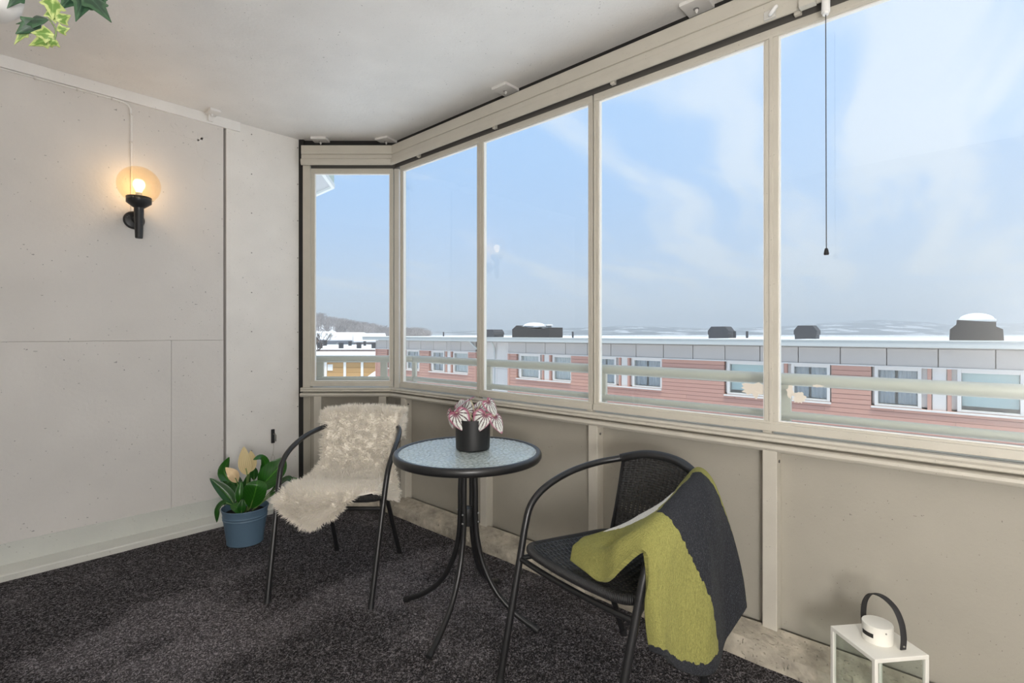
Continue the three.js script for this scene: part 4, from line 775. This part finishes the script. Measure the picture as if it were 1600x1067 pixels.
// ------------------------------------------------------------------ the building across the street
{
  const FZB = -19, t = thing('apartment_building', [-8, -5, FZB], 0, 'long salmon boarded apartment building with white fascia panels and flat roof', 'building');
  const o = (name, g, m, p = t) => { const geo = Array.isArray(g) ? merge(g) : g; geo.translate(8, 5, -FZB); return obj(name, geo, m, p); };
  const salmon = [0, 1, 2].map((k) => mat([0.48 - 0.02 * k, 0.265 - 0.012 * k, 0.205 - 0.006 * k], 0.7)), whiteB = mat([0.62, 0.59, 0.56], 0.6), fas = [0, 1].map((k) => mat([0.45 - 0.015 * k, 0.41 - 0.012 * k, 0.38 - 0.01 * k], 0.6)), gut = mat([0.46, 0.475, 0.46], 0.5), joint = mat([0.40, 0.37, 0.35], 0.8);
  const curt = [mat([0.26, 0.275, 0.31], 0.95, { side: THREE.DoubleSide }), mat([0.38, 0.39, 0.40], 0.95, { side: THREE.DoubleSide }), mat([0.36, 0.45, 0.46], 0.9)];
  const roofM = M.snow, dark = mat([0.055, 0.055, 0.06], 0.6), felt = mat([0.085, 0.08, 0.08], 0.95, { bumpMap: rep(carpetBump, 1), bumpScale: 0.03 });
  const blocks = [[-29.53, -19.99, FZB, 1.18, -19.99], [-17.62, 12, FZB, 1.193, -17.62]];
  const zones = [   // sill x0, x1, then glass panes: x0, x1, curtain kind
    [-28.25, -24.85, [[-27.95, -27.05, 0], [-26.08, -25.0, 0]]], [-23.96, -20.59, [[-23.6, -22.7, 0], [-21.75, -20.64, 1]]],
    [-17.07, -13.74, [[-16.78, -15.66, 1], [-14.71, -13.78, 1]]], [-12.70, -9.34, [[-12.40, -11.51, 0], [-10.57, -9.42, 0]]],
    [-6.92, -3.55, [[-6.73, -5.51, 2], [-4.63, -3.68, 0]]], [-2.50, 0.95, [[-2.33, -1.38, 0], [-0.42, 0.75, 2]]], [2.6, 5.95, [[2.9, 4.0, 1], [4.9, 5.8, 0]]]];
  for (const [x0, x1] of [[-29.45, -20.05], [-17.55, 12]]) o('wall', [box(x0, x1, -5, 0.76, FZB - 9, FZB - 3.4), box(x0, x1, 0.2, 0.76, FZB - 3.4, FZB - 0.16), box(x0, x1, -5, -1.9, FZB - 3.4, FZB - 0.16)], joint);
  o('wall', box(-20.06, -17.54, -5, 0.76, FZB - 9, FZB - 0.42), joint);
  for (const x of [-29.45, -24.45, -20.15, -17.55, -13.3, -8.3, -3.1, 1.7, 7, 11.9]) o('partition_wall', box(x, x + 0.1, -1.9, 0.2, FZB - 3.4, FZB - 0.17), whiteB);
  for (let k = 0; k < 4; k++) o('white_panel', box(-20.06 + (k % 2) * 1.26 + 0.008, -20.06 + (k % 2 + 1) * 1.26 - 0.008, k < 2 ? -0.62 : -5, k < 2 ? 0.74 : -0.64, FZB - 0.43, FZB - 0.40), whiteB);
  for (const [x0, x1, z, pitch, start] of blocks) {
    for (let i = 0; ; i++) { const a = start === x0 ? x0 + i * pitch : start - (i + 1) * pitch, b = a + pitch; if (start === x0 ? a >= x1 : b <= x0 + 0.05) break; o('fascia_panel', box(Math.max(a, x0) + 0.012, Math.min(b, x1) - 0.012, 0.235, 0.75, z - 0.03, z, 0), fas[i % 2]); }
    o('fascia_drip', box(x0 - 0.06, x1, 0.19, 0.232, z - 0.1, z + 0.03), whiteB);
    for (const e of [x0, x1]) o('corner_board', e === x0 ? box(e - 0.02, e + 0.10, -5, 0.19, z - 0.16, z + 0.015) : box(e - 0.10, e + 0.02, -5, 0.19, z - 0.16, z + 0.015), salmon[1]);
    o('return_wall', start === x0 ? box(x0 - 0.03, x0 + 0.02, -5, 0.76, z - 0.5, z - 0.16) : box(x1 - 0.06, x1 + 0.03, -5, 0.76, z - 0.5, z - 0.16), whiteB);
  }
  const BH = 0.148; let row = 0;
  for (let y = 0.185; y > -2.2; y -= BH, row++) {
    const inZone = y - BH > -1.03 || y > -0.95; let n = 0;
    for (const [x0, x1, z] of blocks) {
      let cuts = inZone ? zones.filter((q) => q[0] > x0 && q[1] < x1) : []; let a = x0 + 0.08; const segs = [];
      if (inZone) { for (const q of cuts) { segs.push([a, q[0]]); a = q[1]; } segs.push([a, x1 - 0.1]); } else { const off = (row % 3) * 1.4; for (let s = x0 + 0.08 - off; s < x1; s += 4.6) segs.push([Math.max(s, x0 + 0.08), Math.min(s + 4.6, x1 - 0.1)]); }
      for (const [s, e] of segs) if (e - s > 0.05) {
        const g = extrude([[0, 0], [0.026, 0.002], [0.012, BH - 0.006], [0, BH - 0.004]], e - s - 0.006); g.rotateY(Math.PI / 2); // profile x -> depth
        g.rotateY(Math.PI); g.rotateY(-Math.PI / 2); g.computeBoundingBox();
        o('board', box(s, e - 0.005, y - BH + 0.010, y, z - 0.17, z - 0.02 + 0.012 * hash(row, n, 3)), salmon[Math.floor(hash(row, n++ + Math.round(x0), 8) * 3)]);
      }
    }
  }
  o('lower_wall', [box(-29.5, -20.0, -5, -2.1, FZB - 0.17, FZB - 0.02), box(-17.6, 12, -5, -2.1, FZB - 0.17, FZB - 0.02)], salmon[0]);
  zones.forEach(([s0, s1, panes], zi) => {
    const [p, q] = panes, piece = (a, b, c, d) => box(a, b, c, d, FZB - 0.165, FZB - 0.14);
    o('window_surround', [piece(s0 + 0.02, p[0] - 0.02, -1.0, 0.19), piece(p[1] + 0.02, q[0] - 0.02, -1.0, 0.19), piece(q[1] + 0.02, s1 + 0.04, -1.0, 0.19), piece(p[0] - 0.02, p[1] + 0.02, 0.12, 0.19), piece(q[0] - 0.02, q[1] + 0.02, 0.12, 0.19), piece(s0 + 0.02, s1 - 0.02, -1.9, -0.95)], whiteB);
    o('window_sill', box(s0, s1, -1.055, -1.0, FZB - 0.14, FZB + 0.045, 0.006), whiteB);
    for (const x of [panes[0][1] + 0.22, panes[1][0] - 0.30]) o('red_batten', box(x, x + 0.09, -1.0, 0.19, FZB - 0.14, FZB - 0.02), salmon[1]);
    o('infill_panel', box(panes[0][1] + 0.33, panes[1][0] - 0.32, -1.0, 0.19, FZB - 0.14, FZB - 0.06), whiteB);
    for (const [g0, g1, kind] of panes) {
      const f = 0.09, y0 = -0.93, y1 = 0.10, z = FZB - 0.03;
      const bar = (a, b, c, d) => box(a, b, c, d, FZB - 0.15, z, 0.006);
      const w = o('window', [bar(g0 - f, g0, y0 - 0.06, y1 + f), bar(g1, g1 + f, y0 - 0.06, y1 + f), bar(g0, g1, y0 - 0.06, y0), bar(g0, g1, y1, y1 + f)], whiteB);
      o('pane', box(g0, g1, y0, y1, z - 0.05, z - 0.046), M.glass, w);
      const top = kind === 2 ? y1 : y1 - 0.0, bot = y0 + (kind === 2 ? 0.10 : 0.02);
      if (kind === 2) o('roller_blind', box(g0 + 0.01, g1 - 0.01, bot, top, FZB - 0.20, FZB - 0.193), curt[2], w);
      else for (const [a, b] of kind === 1 ? [[g0, g1]] : [[g0, g0 + (g1 - g0) * 0.42], [g0 + (g1 - g0) * 0.50, g1]]) {
        const c = grid(40, 1, (u, v) => V(lerp(a, b, u), lerp(bot, top, v), FZB - 0.20 + 0.014 * Math.sin(u * (b - a) * 52 + zi))); o('curtain', c, curt[kind], w);
      }
    }
  });
  // roof: gutter, snow and vents
  o('gutter', [box(-30.7, -19.3, 0.77, 0.97, FZB - 0.05, FZB + 0.28, 0.02), box(-19.35, 12.5, 0.79, 0.98, FZB - 0.05, FZB + 0.30, 0.02)], gut);
  o('roof_edge', [box(-30.8, 12.5, 0.97, 1.005, FZB - 0.3, FZB + 0.32, 0.01)], gut);
  const snow = grid(120, 12, (u, v) => { const x = lerp(-30.7, 12.5, u), z = lerp(FZB + 0.1, FZB - 9.3, v); const lump = fbm(x * 0.35 + 40, z * 0.4 + 40, 0, 88, 4); return V(x, 0.985 + 0.05 * smooth(lump, 0.45, 0.75) * smooth(v, 0, 0.15), z); });
  snow.index.array.reverse(); snow.computeVertexNormals(); o('snow_cover', snow, roofM);
  o('roof_slab', box(-30.7, 12.5, 0.76, 0.975, FZB - 9.3, FZB - 0.02), joint);
  const rz = -20.5;
  const hood = (x0, x1, h) => { const m = (x0 + x1) / 2, d = (x1 - x0) * 0.42; const q = [[x0, 0.95], [x1, 0.95], [x1, 0.95 + h * 0.38], [x1 + 0.03, 0.95 + h * 0.42], [x1 + 0.03, 0.95 + h * 0.68], [x1 - 0.1, 0.95 + h], [x0 + 0.1, 0.95 + h], [x0 - 0.03, 0.95 + h * 0.68], [x0 - 0.03, 0.95 + h * 0.42], [x0, 0.95 + h * 0.38]]; const g = extrude(q, d * 2, 0.01); g.translate(0, 0, rz - d); o('roof_vent', g, dark); };
  hood(-20.62, -19.7, 0.47); hood(-7.95, -7.2, 0.52); hood(-4.9, -4.24, 0.53);
  for (const x of [-7.05, -6.6, -24.41, -14.71]) o('vent_pipe', cyl(V(x, 0.95, rz), V(x, 1.29, rz), 0.045, 0.045, 12), dark);
  const turret = (q, d, name) => { const g = extrude(q, d * 2, 0.02); g.translate(0, 0, rz - d); return o(name, g, felt); };
  turret([[-18.2, 0.9], [-15.74, 0.9], [-15.74, 1.5], [-16.6, 1.42], [-17.9, 1.62], [-18.2, 1.42]], 0.55, 'roof_turret');
  turret([[-0.72, 0.9], [0.47, 0.9], [0.44, 1.32], [0.30, 1.40], [0.30, 1.52], [-0.54, 1.60], [-0.56, 1.46], [-0.70, 1.32]], 0.5, 'roof_turret');
  const cap = (x, y, w, h) => { const g = new THREE.SphereGeometry(1, 24, 10, 0, Math.PI * 2, 0, Math.PI / 2); g.scale(w, h, w * 0.85); g.translate(x, y, rz); return g; };
  const metal = mat([0.55, 0.56, 0.57], 0.5);
  o('dome_light', [cap(-0.12, 1.60, 0.40, 0.20)], roofM); o('dome_frame', box(-0.56, 0.32, 1.53, 1.61, rz - 0.45, rz + 0.5, 0.02), metal);
  o('dome_light', [cap(-17.15, 1.58, 0.62, 0.19)], roofM); o('dome_frame', box(-17.75, -16.5, 1.50, 1.58, rz - 0.45, rz + 0.45, 0.02), metal);
  o('vent_cowl', [cyl(V(-16.2, 1.45, rz), V(-16.2, 1.60, rz), 0.14, 0.14, 14), cyl(V(-16.2, 1.60, rz), V(-16.2, 1.66, rz), 0.24, 0.20, 16)], metal);
  o('downpipe', tube([V(-20.3, 0.8, FZB + 0.15), V(-20.22, 0.70, FZB + 0.12), V(-19.95, 0.35, FZB - 0.1), V(-19.9, 0.1, FZB - 0.3), V(-19.9, -5, FZB - 0.3)], 0.05, 40, 10), gut);
  o('downpipe', tube([V(-18.75, 0.8, FZB + 0.1), V(-18.8, 0.65, FZB - 0.1), V(-18.9, 0.3, FZB - 0.33), V(-18.95, -5, FZB - 0.33)], 0.05, 40, 10), gut);
}
// ------------------------------------------------------------------ snowy neighbourhood beyond the end leaf
const inView = (px, Z) => (px - 800) / FPX * Z;
{
  const g = struct('snow_ground', 'snow covered ground below the buildings', 'ground');
  const pl = new THREE.PlaneGeometry(7000, 7000, 1, 1); pl.rotateX(-Math.PI / 2); pl.translate(0, -5, 0); obj('snow', boxUV(pl), M.snow, g);
  const ochre = [mat([0.50, 0.30, 0.125], 0.8), mat([0.47, 0.28, 0.115], 0.8)], dark = mat([0.05, 0.05, 0.055], 0.8), wh = mat([0.78, 0.76, 0.72], 0.7), wood = mat([0.17, 0.12, 0.10], 0.9);
  const labels = ['ochre boarded terrace house with white posts beside the salmon building', 'flat snowy roofed terrace behind the ochre house with two black chimneys', 'farthest flat snowy terrace with black chimneys below the hillside'];
  [[50, -1.04, 10], [66, -0.95, 12], [80, -0.94, 12]].forEach(([Z, top, deep], k) => {
    const x0 = inView(440, Z), x1 = inView(640, Z), t = thing('terrace_house', [0, -5, 0], TH, labels[k], 'building');
    const at = (name, gg, m) => { gg.translate(0, 5, 0); return obj(name, gg, m, t); };
    const h = 0.22; let i = 0; for (let y = -5; y < top - 0.15; y += h * 2.2, i++) at('cladding_board', box(x0, x1, y, Math.min(y + h * 2.2 - 0.02, top - 0.12), -Z - deep, -Z), ochre[i % 2]);
    at('roof_edge', box(x0 - 0.3, x1 + 0.3, top - 0.16, top, -Z - deep - 0.3, -Z + 0.35), wood);
    at('roof_snow', box(x0 - 0.2, x1 + 0.2, top, top + 0.16, -Z - deep, -Z + 0.25, 0.1), M.snow);
    const ch = [[], [[533, 535.5, 0.5], [561, 535, 0.5], [584.5, 536, 0.55], [500, 535, 0.5]], [[547, 533, 0.42], [508, 532, 0.42], [570, 533, 0.35]]][k];
    for (const [px, py, w] of ch) { const zz = Z + 3, X = inView(px, zz), yt = EYE - (py - HORIZON) * zz / FPX; at('chimney', box(X - w / 2, X + w / 2, top, yt, -zz - w / 2, -zz + w / 2), dark); }
    if (k === 0) {
      for (const px of [509, 539, 566]) { const X = inView(px, Z); at('white_post', box(X - 0.12, X + 0.12, -4.4, top - 0.2, -Z, -Z + 0.08), wh); }
      const X = inView(516, Z); at('window', box(X - 0.25, X + 0.25, -2.4, -1.8, -Z, -Z + 0.05), wh);
    }
  });
  const f = thing('wood_stack', [0, -5, 0], TH, 'dark snow topped stack of planks before the ochre house', 'wood');
  for (let i = 0; i < 4; i++) obj('plank', box(inView(556, 44) + i * 0.05, inView(600, 44), 2.0 + i * 0.13, 2.11 + i * 0.13, -44.6, -43.6), wood, f);
  obj('prop', [box(inView(560, 44), inView(562, 44), 0, 2.02, -44.5, -43.7), box(inView(590, 44), inView(592, 44), 0, 2.02, -44.5, -43.7)], wood, f);
  const sn = grid(20, 6, (u, v) => V(inView(574, 44) + u * 2, 2.5 + 0.55 * Math.sin(Math.PI * u) * Math.sin(Math.PI * v), -43.6 - v)); sn.index.array.reverse(); sn.computeVertexNormals(); obj('snow_cap', sn, M.snow, f);
}
// hillside with bare woods and small houses
{
  const ridge = (px) => { const k = [[430, 492], [494, 503], [520, 510], [550, 516], [580, 521], [607, 525], [660, 528], [760, 530]]; let i = 0; while (i < k.length - 2 && px > k[i + 1][0]) i++; return lerp(k[i][1], k[i + 1][1], clamp((px - k[i][0]) / (k[i + 1][0] - k[i][0]), 0, 1)); };
  const elev = (px, Z) => { const k = smooth(Z, 100, 300), top = EYE - (ridge(px) - HORIZON) * 300 / FPX; return lerp(-4.9, top, k) + (fbm(px * 0.06, Z * 0.04, 0, 9, 3) - 0.5) * 1.2 * k; };
  const h = struct('snow_hillside', 'snowy hillside with bare woods and small houses', 'hill'); h.rotation.y = TH;
  const g = grid(50, 30, (u, v) => { const px = lerp(380, 780, u), Z = lerp(98, 340, v); return V(inView(px, Z), elev(px, Math.min(Z, 300)) - Math.max(0, Z - 300) * 0.2, -Z); }); g.index.array.reverse(); g.computeVertexNormals();
  const p = g.attributes.position; for (let i = 0; i < p.count; i++) g.attributes.uv.setXY(i, p.getX(i) * 0.012, p.getZ(i) * 0.012);
  obj('snow_slope', g, M.snow, h);
  const R = rng(77), br = [];
  br.push(cyl(V(0, 0, 0), V(0, 0.9, 0), 0.02, 0.006, 5)); for (let i = 0; i < 26; i++) { const y = 0.2 + 0.65 * R(), a = R() * 6.28, l = 0.16 + 0.22 * (1 - y) + 0.1 * R(); const q = V(Math.cos(a) * l * 0.75, y + l * 0.75, Math.sin(a) * l * 0.75); br.push(cyl(V(0, y, 0), q, 0.008, 0.003, 4, false)); for (let k = 0; k < 2; k++) { const a2 = a + (R() - 0.5) * 2, s = V(0, y, 0).lerp(q, 0.4 + 0.4 * R()); br.push(cyl(s, s.clone().add(V(Math.cos(a2) * 0.09, 0.09, Math.sin(a2) * 0.09)), 0.005, 0.002, 3, false)); } }
  const treeG = merge(br), n = 620, im = new THREE.InstancedMesh(treeG, mat([0.33, 0.30, 0.29], 1), n), m4 = new THREE.Matrix4(), q = new THREE.Quaternion(), col = new THREE.Color();
  for (let i = 0; i < n; i++) { const Z = 170 + 135 * Math.pow(R(), 0.7), px = 480 + 190 * R(), s = 3.6 + 3 * R(); q.setFromAxisAngle(V(0, 1, 0), R() * 6.28); m4.compose(V(inView(px, Z), elev(px, Math.min(Z, 300)) - 0.2, -Z), q, V(s * 1.2, s, s * 1.2)); im.setMatrixAt(i, m4); const k = 0.8 + 0.5 * R(); col.setRGB(k, k, k); im.setColorAt(i, col); }
  const wood = new THREE.Group(); im.name = 'bare_woods'; im.rotation.y = TH; scene.add(im); tag(im, 'grey bare woods covering the snowy hillside', 'trees', null, 'stuff');
  // small houses
  const walls = [mat([0.26, 0.27, 0.29], 0.9), mat([0.36, 0.24, 0.20], 0.9), mat([0.62, 0.60, 0.57], 0.9), mat([0.18, 0.16, 0.16], 0.9)], win = mat([0.72, 0.70, 0.66], 0.6);
  [[539, 531, 118, 7.5, 2.6, 0, 'grey gabled house with a snowy roof below the woods'], [551, 529, 146, 6, 2.2, 2, 'pale house with a snowy roof beside the grey gabled house'], [563, 532, 126, 5, 2.4, 1, 'reddish house with a snowy roof on the lower hillside'], [577, 533, 112, 6, 2.2, 3, 'dark house with a snowy roof near the salmon building'], [521, 530, 138, 7, 2.2, 3, 'dark wide house with a snowy roof on the hillside'], [503, 527, 150, 7, 2.2, 1, 'brown house with a snowy roof high on the hillside']].forEach(([px, py, Z, w, hh, k, label]) => {
    const X = inView(px, Z), y = EYE - (py - HORIZON) * Z / FPX, b = Math.min(elev(px, Z), y - hh) - 0.5; const pos = V(X, b, -Z).applyAxisAngle(V(0, 1, 0), TH);
    const t = thing('small_house', [pos.x, pos.y, pos.z], TH + (px % 2 ? 0.35 : 1.25), label, 'house', 'houses on the hillside'); const T = y - b;
    obj('wall', box(-w / 2, w / 2, 0, T, -2.5, 2.5), walls[k], t);
    const gable = extrude([[-2.5, 0], [2.5, 0], [0, 1.5]], w); gable.rotateY(Math.PI / 2); gable.translate(-w / 2, T, 0); obj('gable', gable, walls[k], t);
    for (const s of [-1, 1]) { const r = box(-w / 2 - 0.4, w / 2 + 0.4, -0.05, 0.25, 0, 3.3, 0.08); r.rotateX(Math.atan2(1.5, 2.5)); r.translate(0, T + 1.55, 0); if (s < 0) r.rotateY(Math.PI); obj('snowy_roof', r, M.snow, t); }
    for (const x of [-w * 0.25, w * 0.15]) { const f = obj('window', [box(x, x + 0.9, T - 0.68, T - 0.6, 2.48, 2.56), box(x, x + 0.9, T - 1.6, T - 1.52, 2.48, 2.56), box(x, x + 0.08, T - 1.52, T - 0.68, 2.48, 2.56), box(x + 0.82, x + 0.9, T - 1.52, T - 0.68, 2.48, 2.56)], win, t); obj('pane', box(x + 0.08, x + 0.82, T - 1.52, T - 0.68, 2.51, 2.52), M.glass, f); }
  });
  // bare tree close to the terrace
  const tp = V(inView(497, 62.3), -5, -62.3).applyAxisAngle(V(0, 1, 0), TH), t = thing('bare_tree', [tp.x, tp.y, tp.z], 0, 'tall bare tree standing by the terrace roofs', 'tree');
  const twig = mat([0.13, 0.11, 0.10], 1), RR = rng(5), list = []; const grow = (a, d, L, r, dep) => { const b = a.clone().addScaledVector(d, L); list.push(cyl(a, b, r, r * 0.65, dep > 2 ? 7 : 4, false)); if (dep === 0) return; const m = dep > 2 ? 4 : 3; for (let i = 0; i < m; i++) { const nd = d.clone().add(V((RR() - 0.5) * 1.5, RR() * 0.5, (RR() - 0.5) * 1.5)).normalize(); grow(a.clone().lerp(b, 0.55 + 0.45 * RR()), nd, L * (0.58 + 0.2 * RR()), r * 0.6, dep - 1); } };
  obj('trunk', cyl(V(0, 0, 0), V(0, 2.4, 0), 0.16, 0.12, 8), twig, t); grow(V(0, 2.3, 0), V(0.05, 1, 0).normalize(), 2.0, 0.11, 4); obj('branches', list, twig, t);
  // far shore
  const far = struct('far_hills', 'pale snowy hills across the fjord', 'hill'); far.rotation.y = TH;
  const fr = [[300, 519], [600, 519], [760, 517], [860, 514], [920, 511], [1000, 509], [1080, 512], [1160, 512], [1220, 510], [1300, 504], [1370, 500], [1440, 503], [1500, 508], [1600, 504], [1750, 498], [2300, 510]];
  const fy = (px) => { let i = 0; while (i < fr.length - 2 && px > fr[i + 1][0]) i++; const k = clamp((px - fr[i][0]) / (fr[i + 1][0] - fr[i][0]), 0, 1); return lerp(fr[i][1], fr[i + 1][1], k * k * (3 - 2 * k)); };
  const fg = grid(220, 16, (u, v) => { const px = lerp(300, 2300, u), Z = lerp(2000, 2900, v), k = smooth(v, 0, 1); const top = EYE - (fy(px) - HORIZON) * 2900 / FPX; return V(inView(px, Z), lerp(-5, top, k) + (fbm(px * 0.03, v * 6, 0, 4, 4) - 0.5) * 9 * k, -Z); }); fg.index.array.reverse(); fg.computeVertexNormals();
  const fp = fg.attributes.position; for (let i = 0; i < fp.count; i++) fg.attributes.uv.setXY(i, fp.getX(i) * 0.001, fp.getZ(i) * 0.001);
  const farTex = tex(512, 512, (i, j, u, v) => { const n = fbm(u * 16, v * 16, 16, 33, 5); const k = smooth(n, 0.56, 0.64); return [lerp(0.25, 0.88, k), lerp(0.27, 0.89, k), lerp(0.25, 0.905, k)]; }, { srgb: true });
  obj('snowy_woods', fg, mat([1, 1, 1], 1, { map: farTex }), far);
}

scene.fog = new THREE.FogExp2(new THREE.Color().setRGB(0.9, 0.95, 1.0), 6e-4);
scene.traverse((o) => { if (o.isMesh) { o.castShadow = true; o.receiveShadow = true; } });
renderer.render(scene, camera);
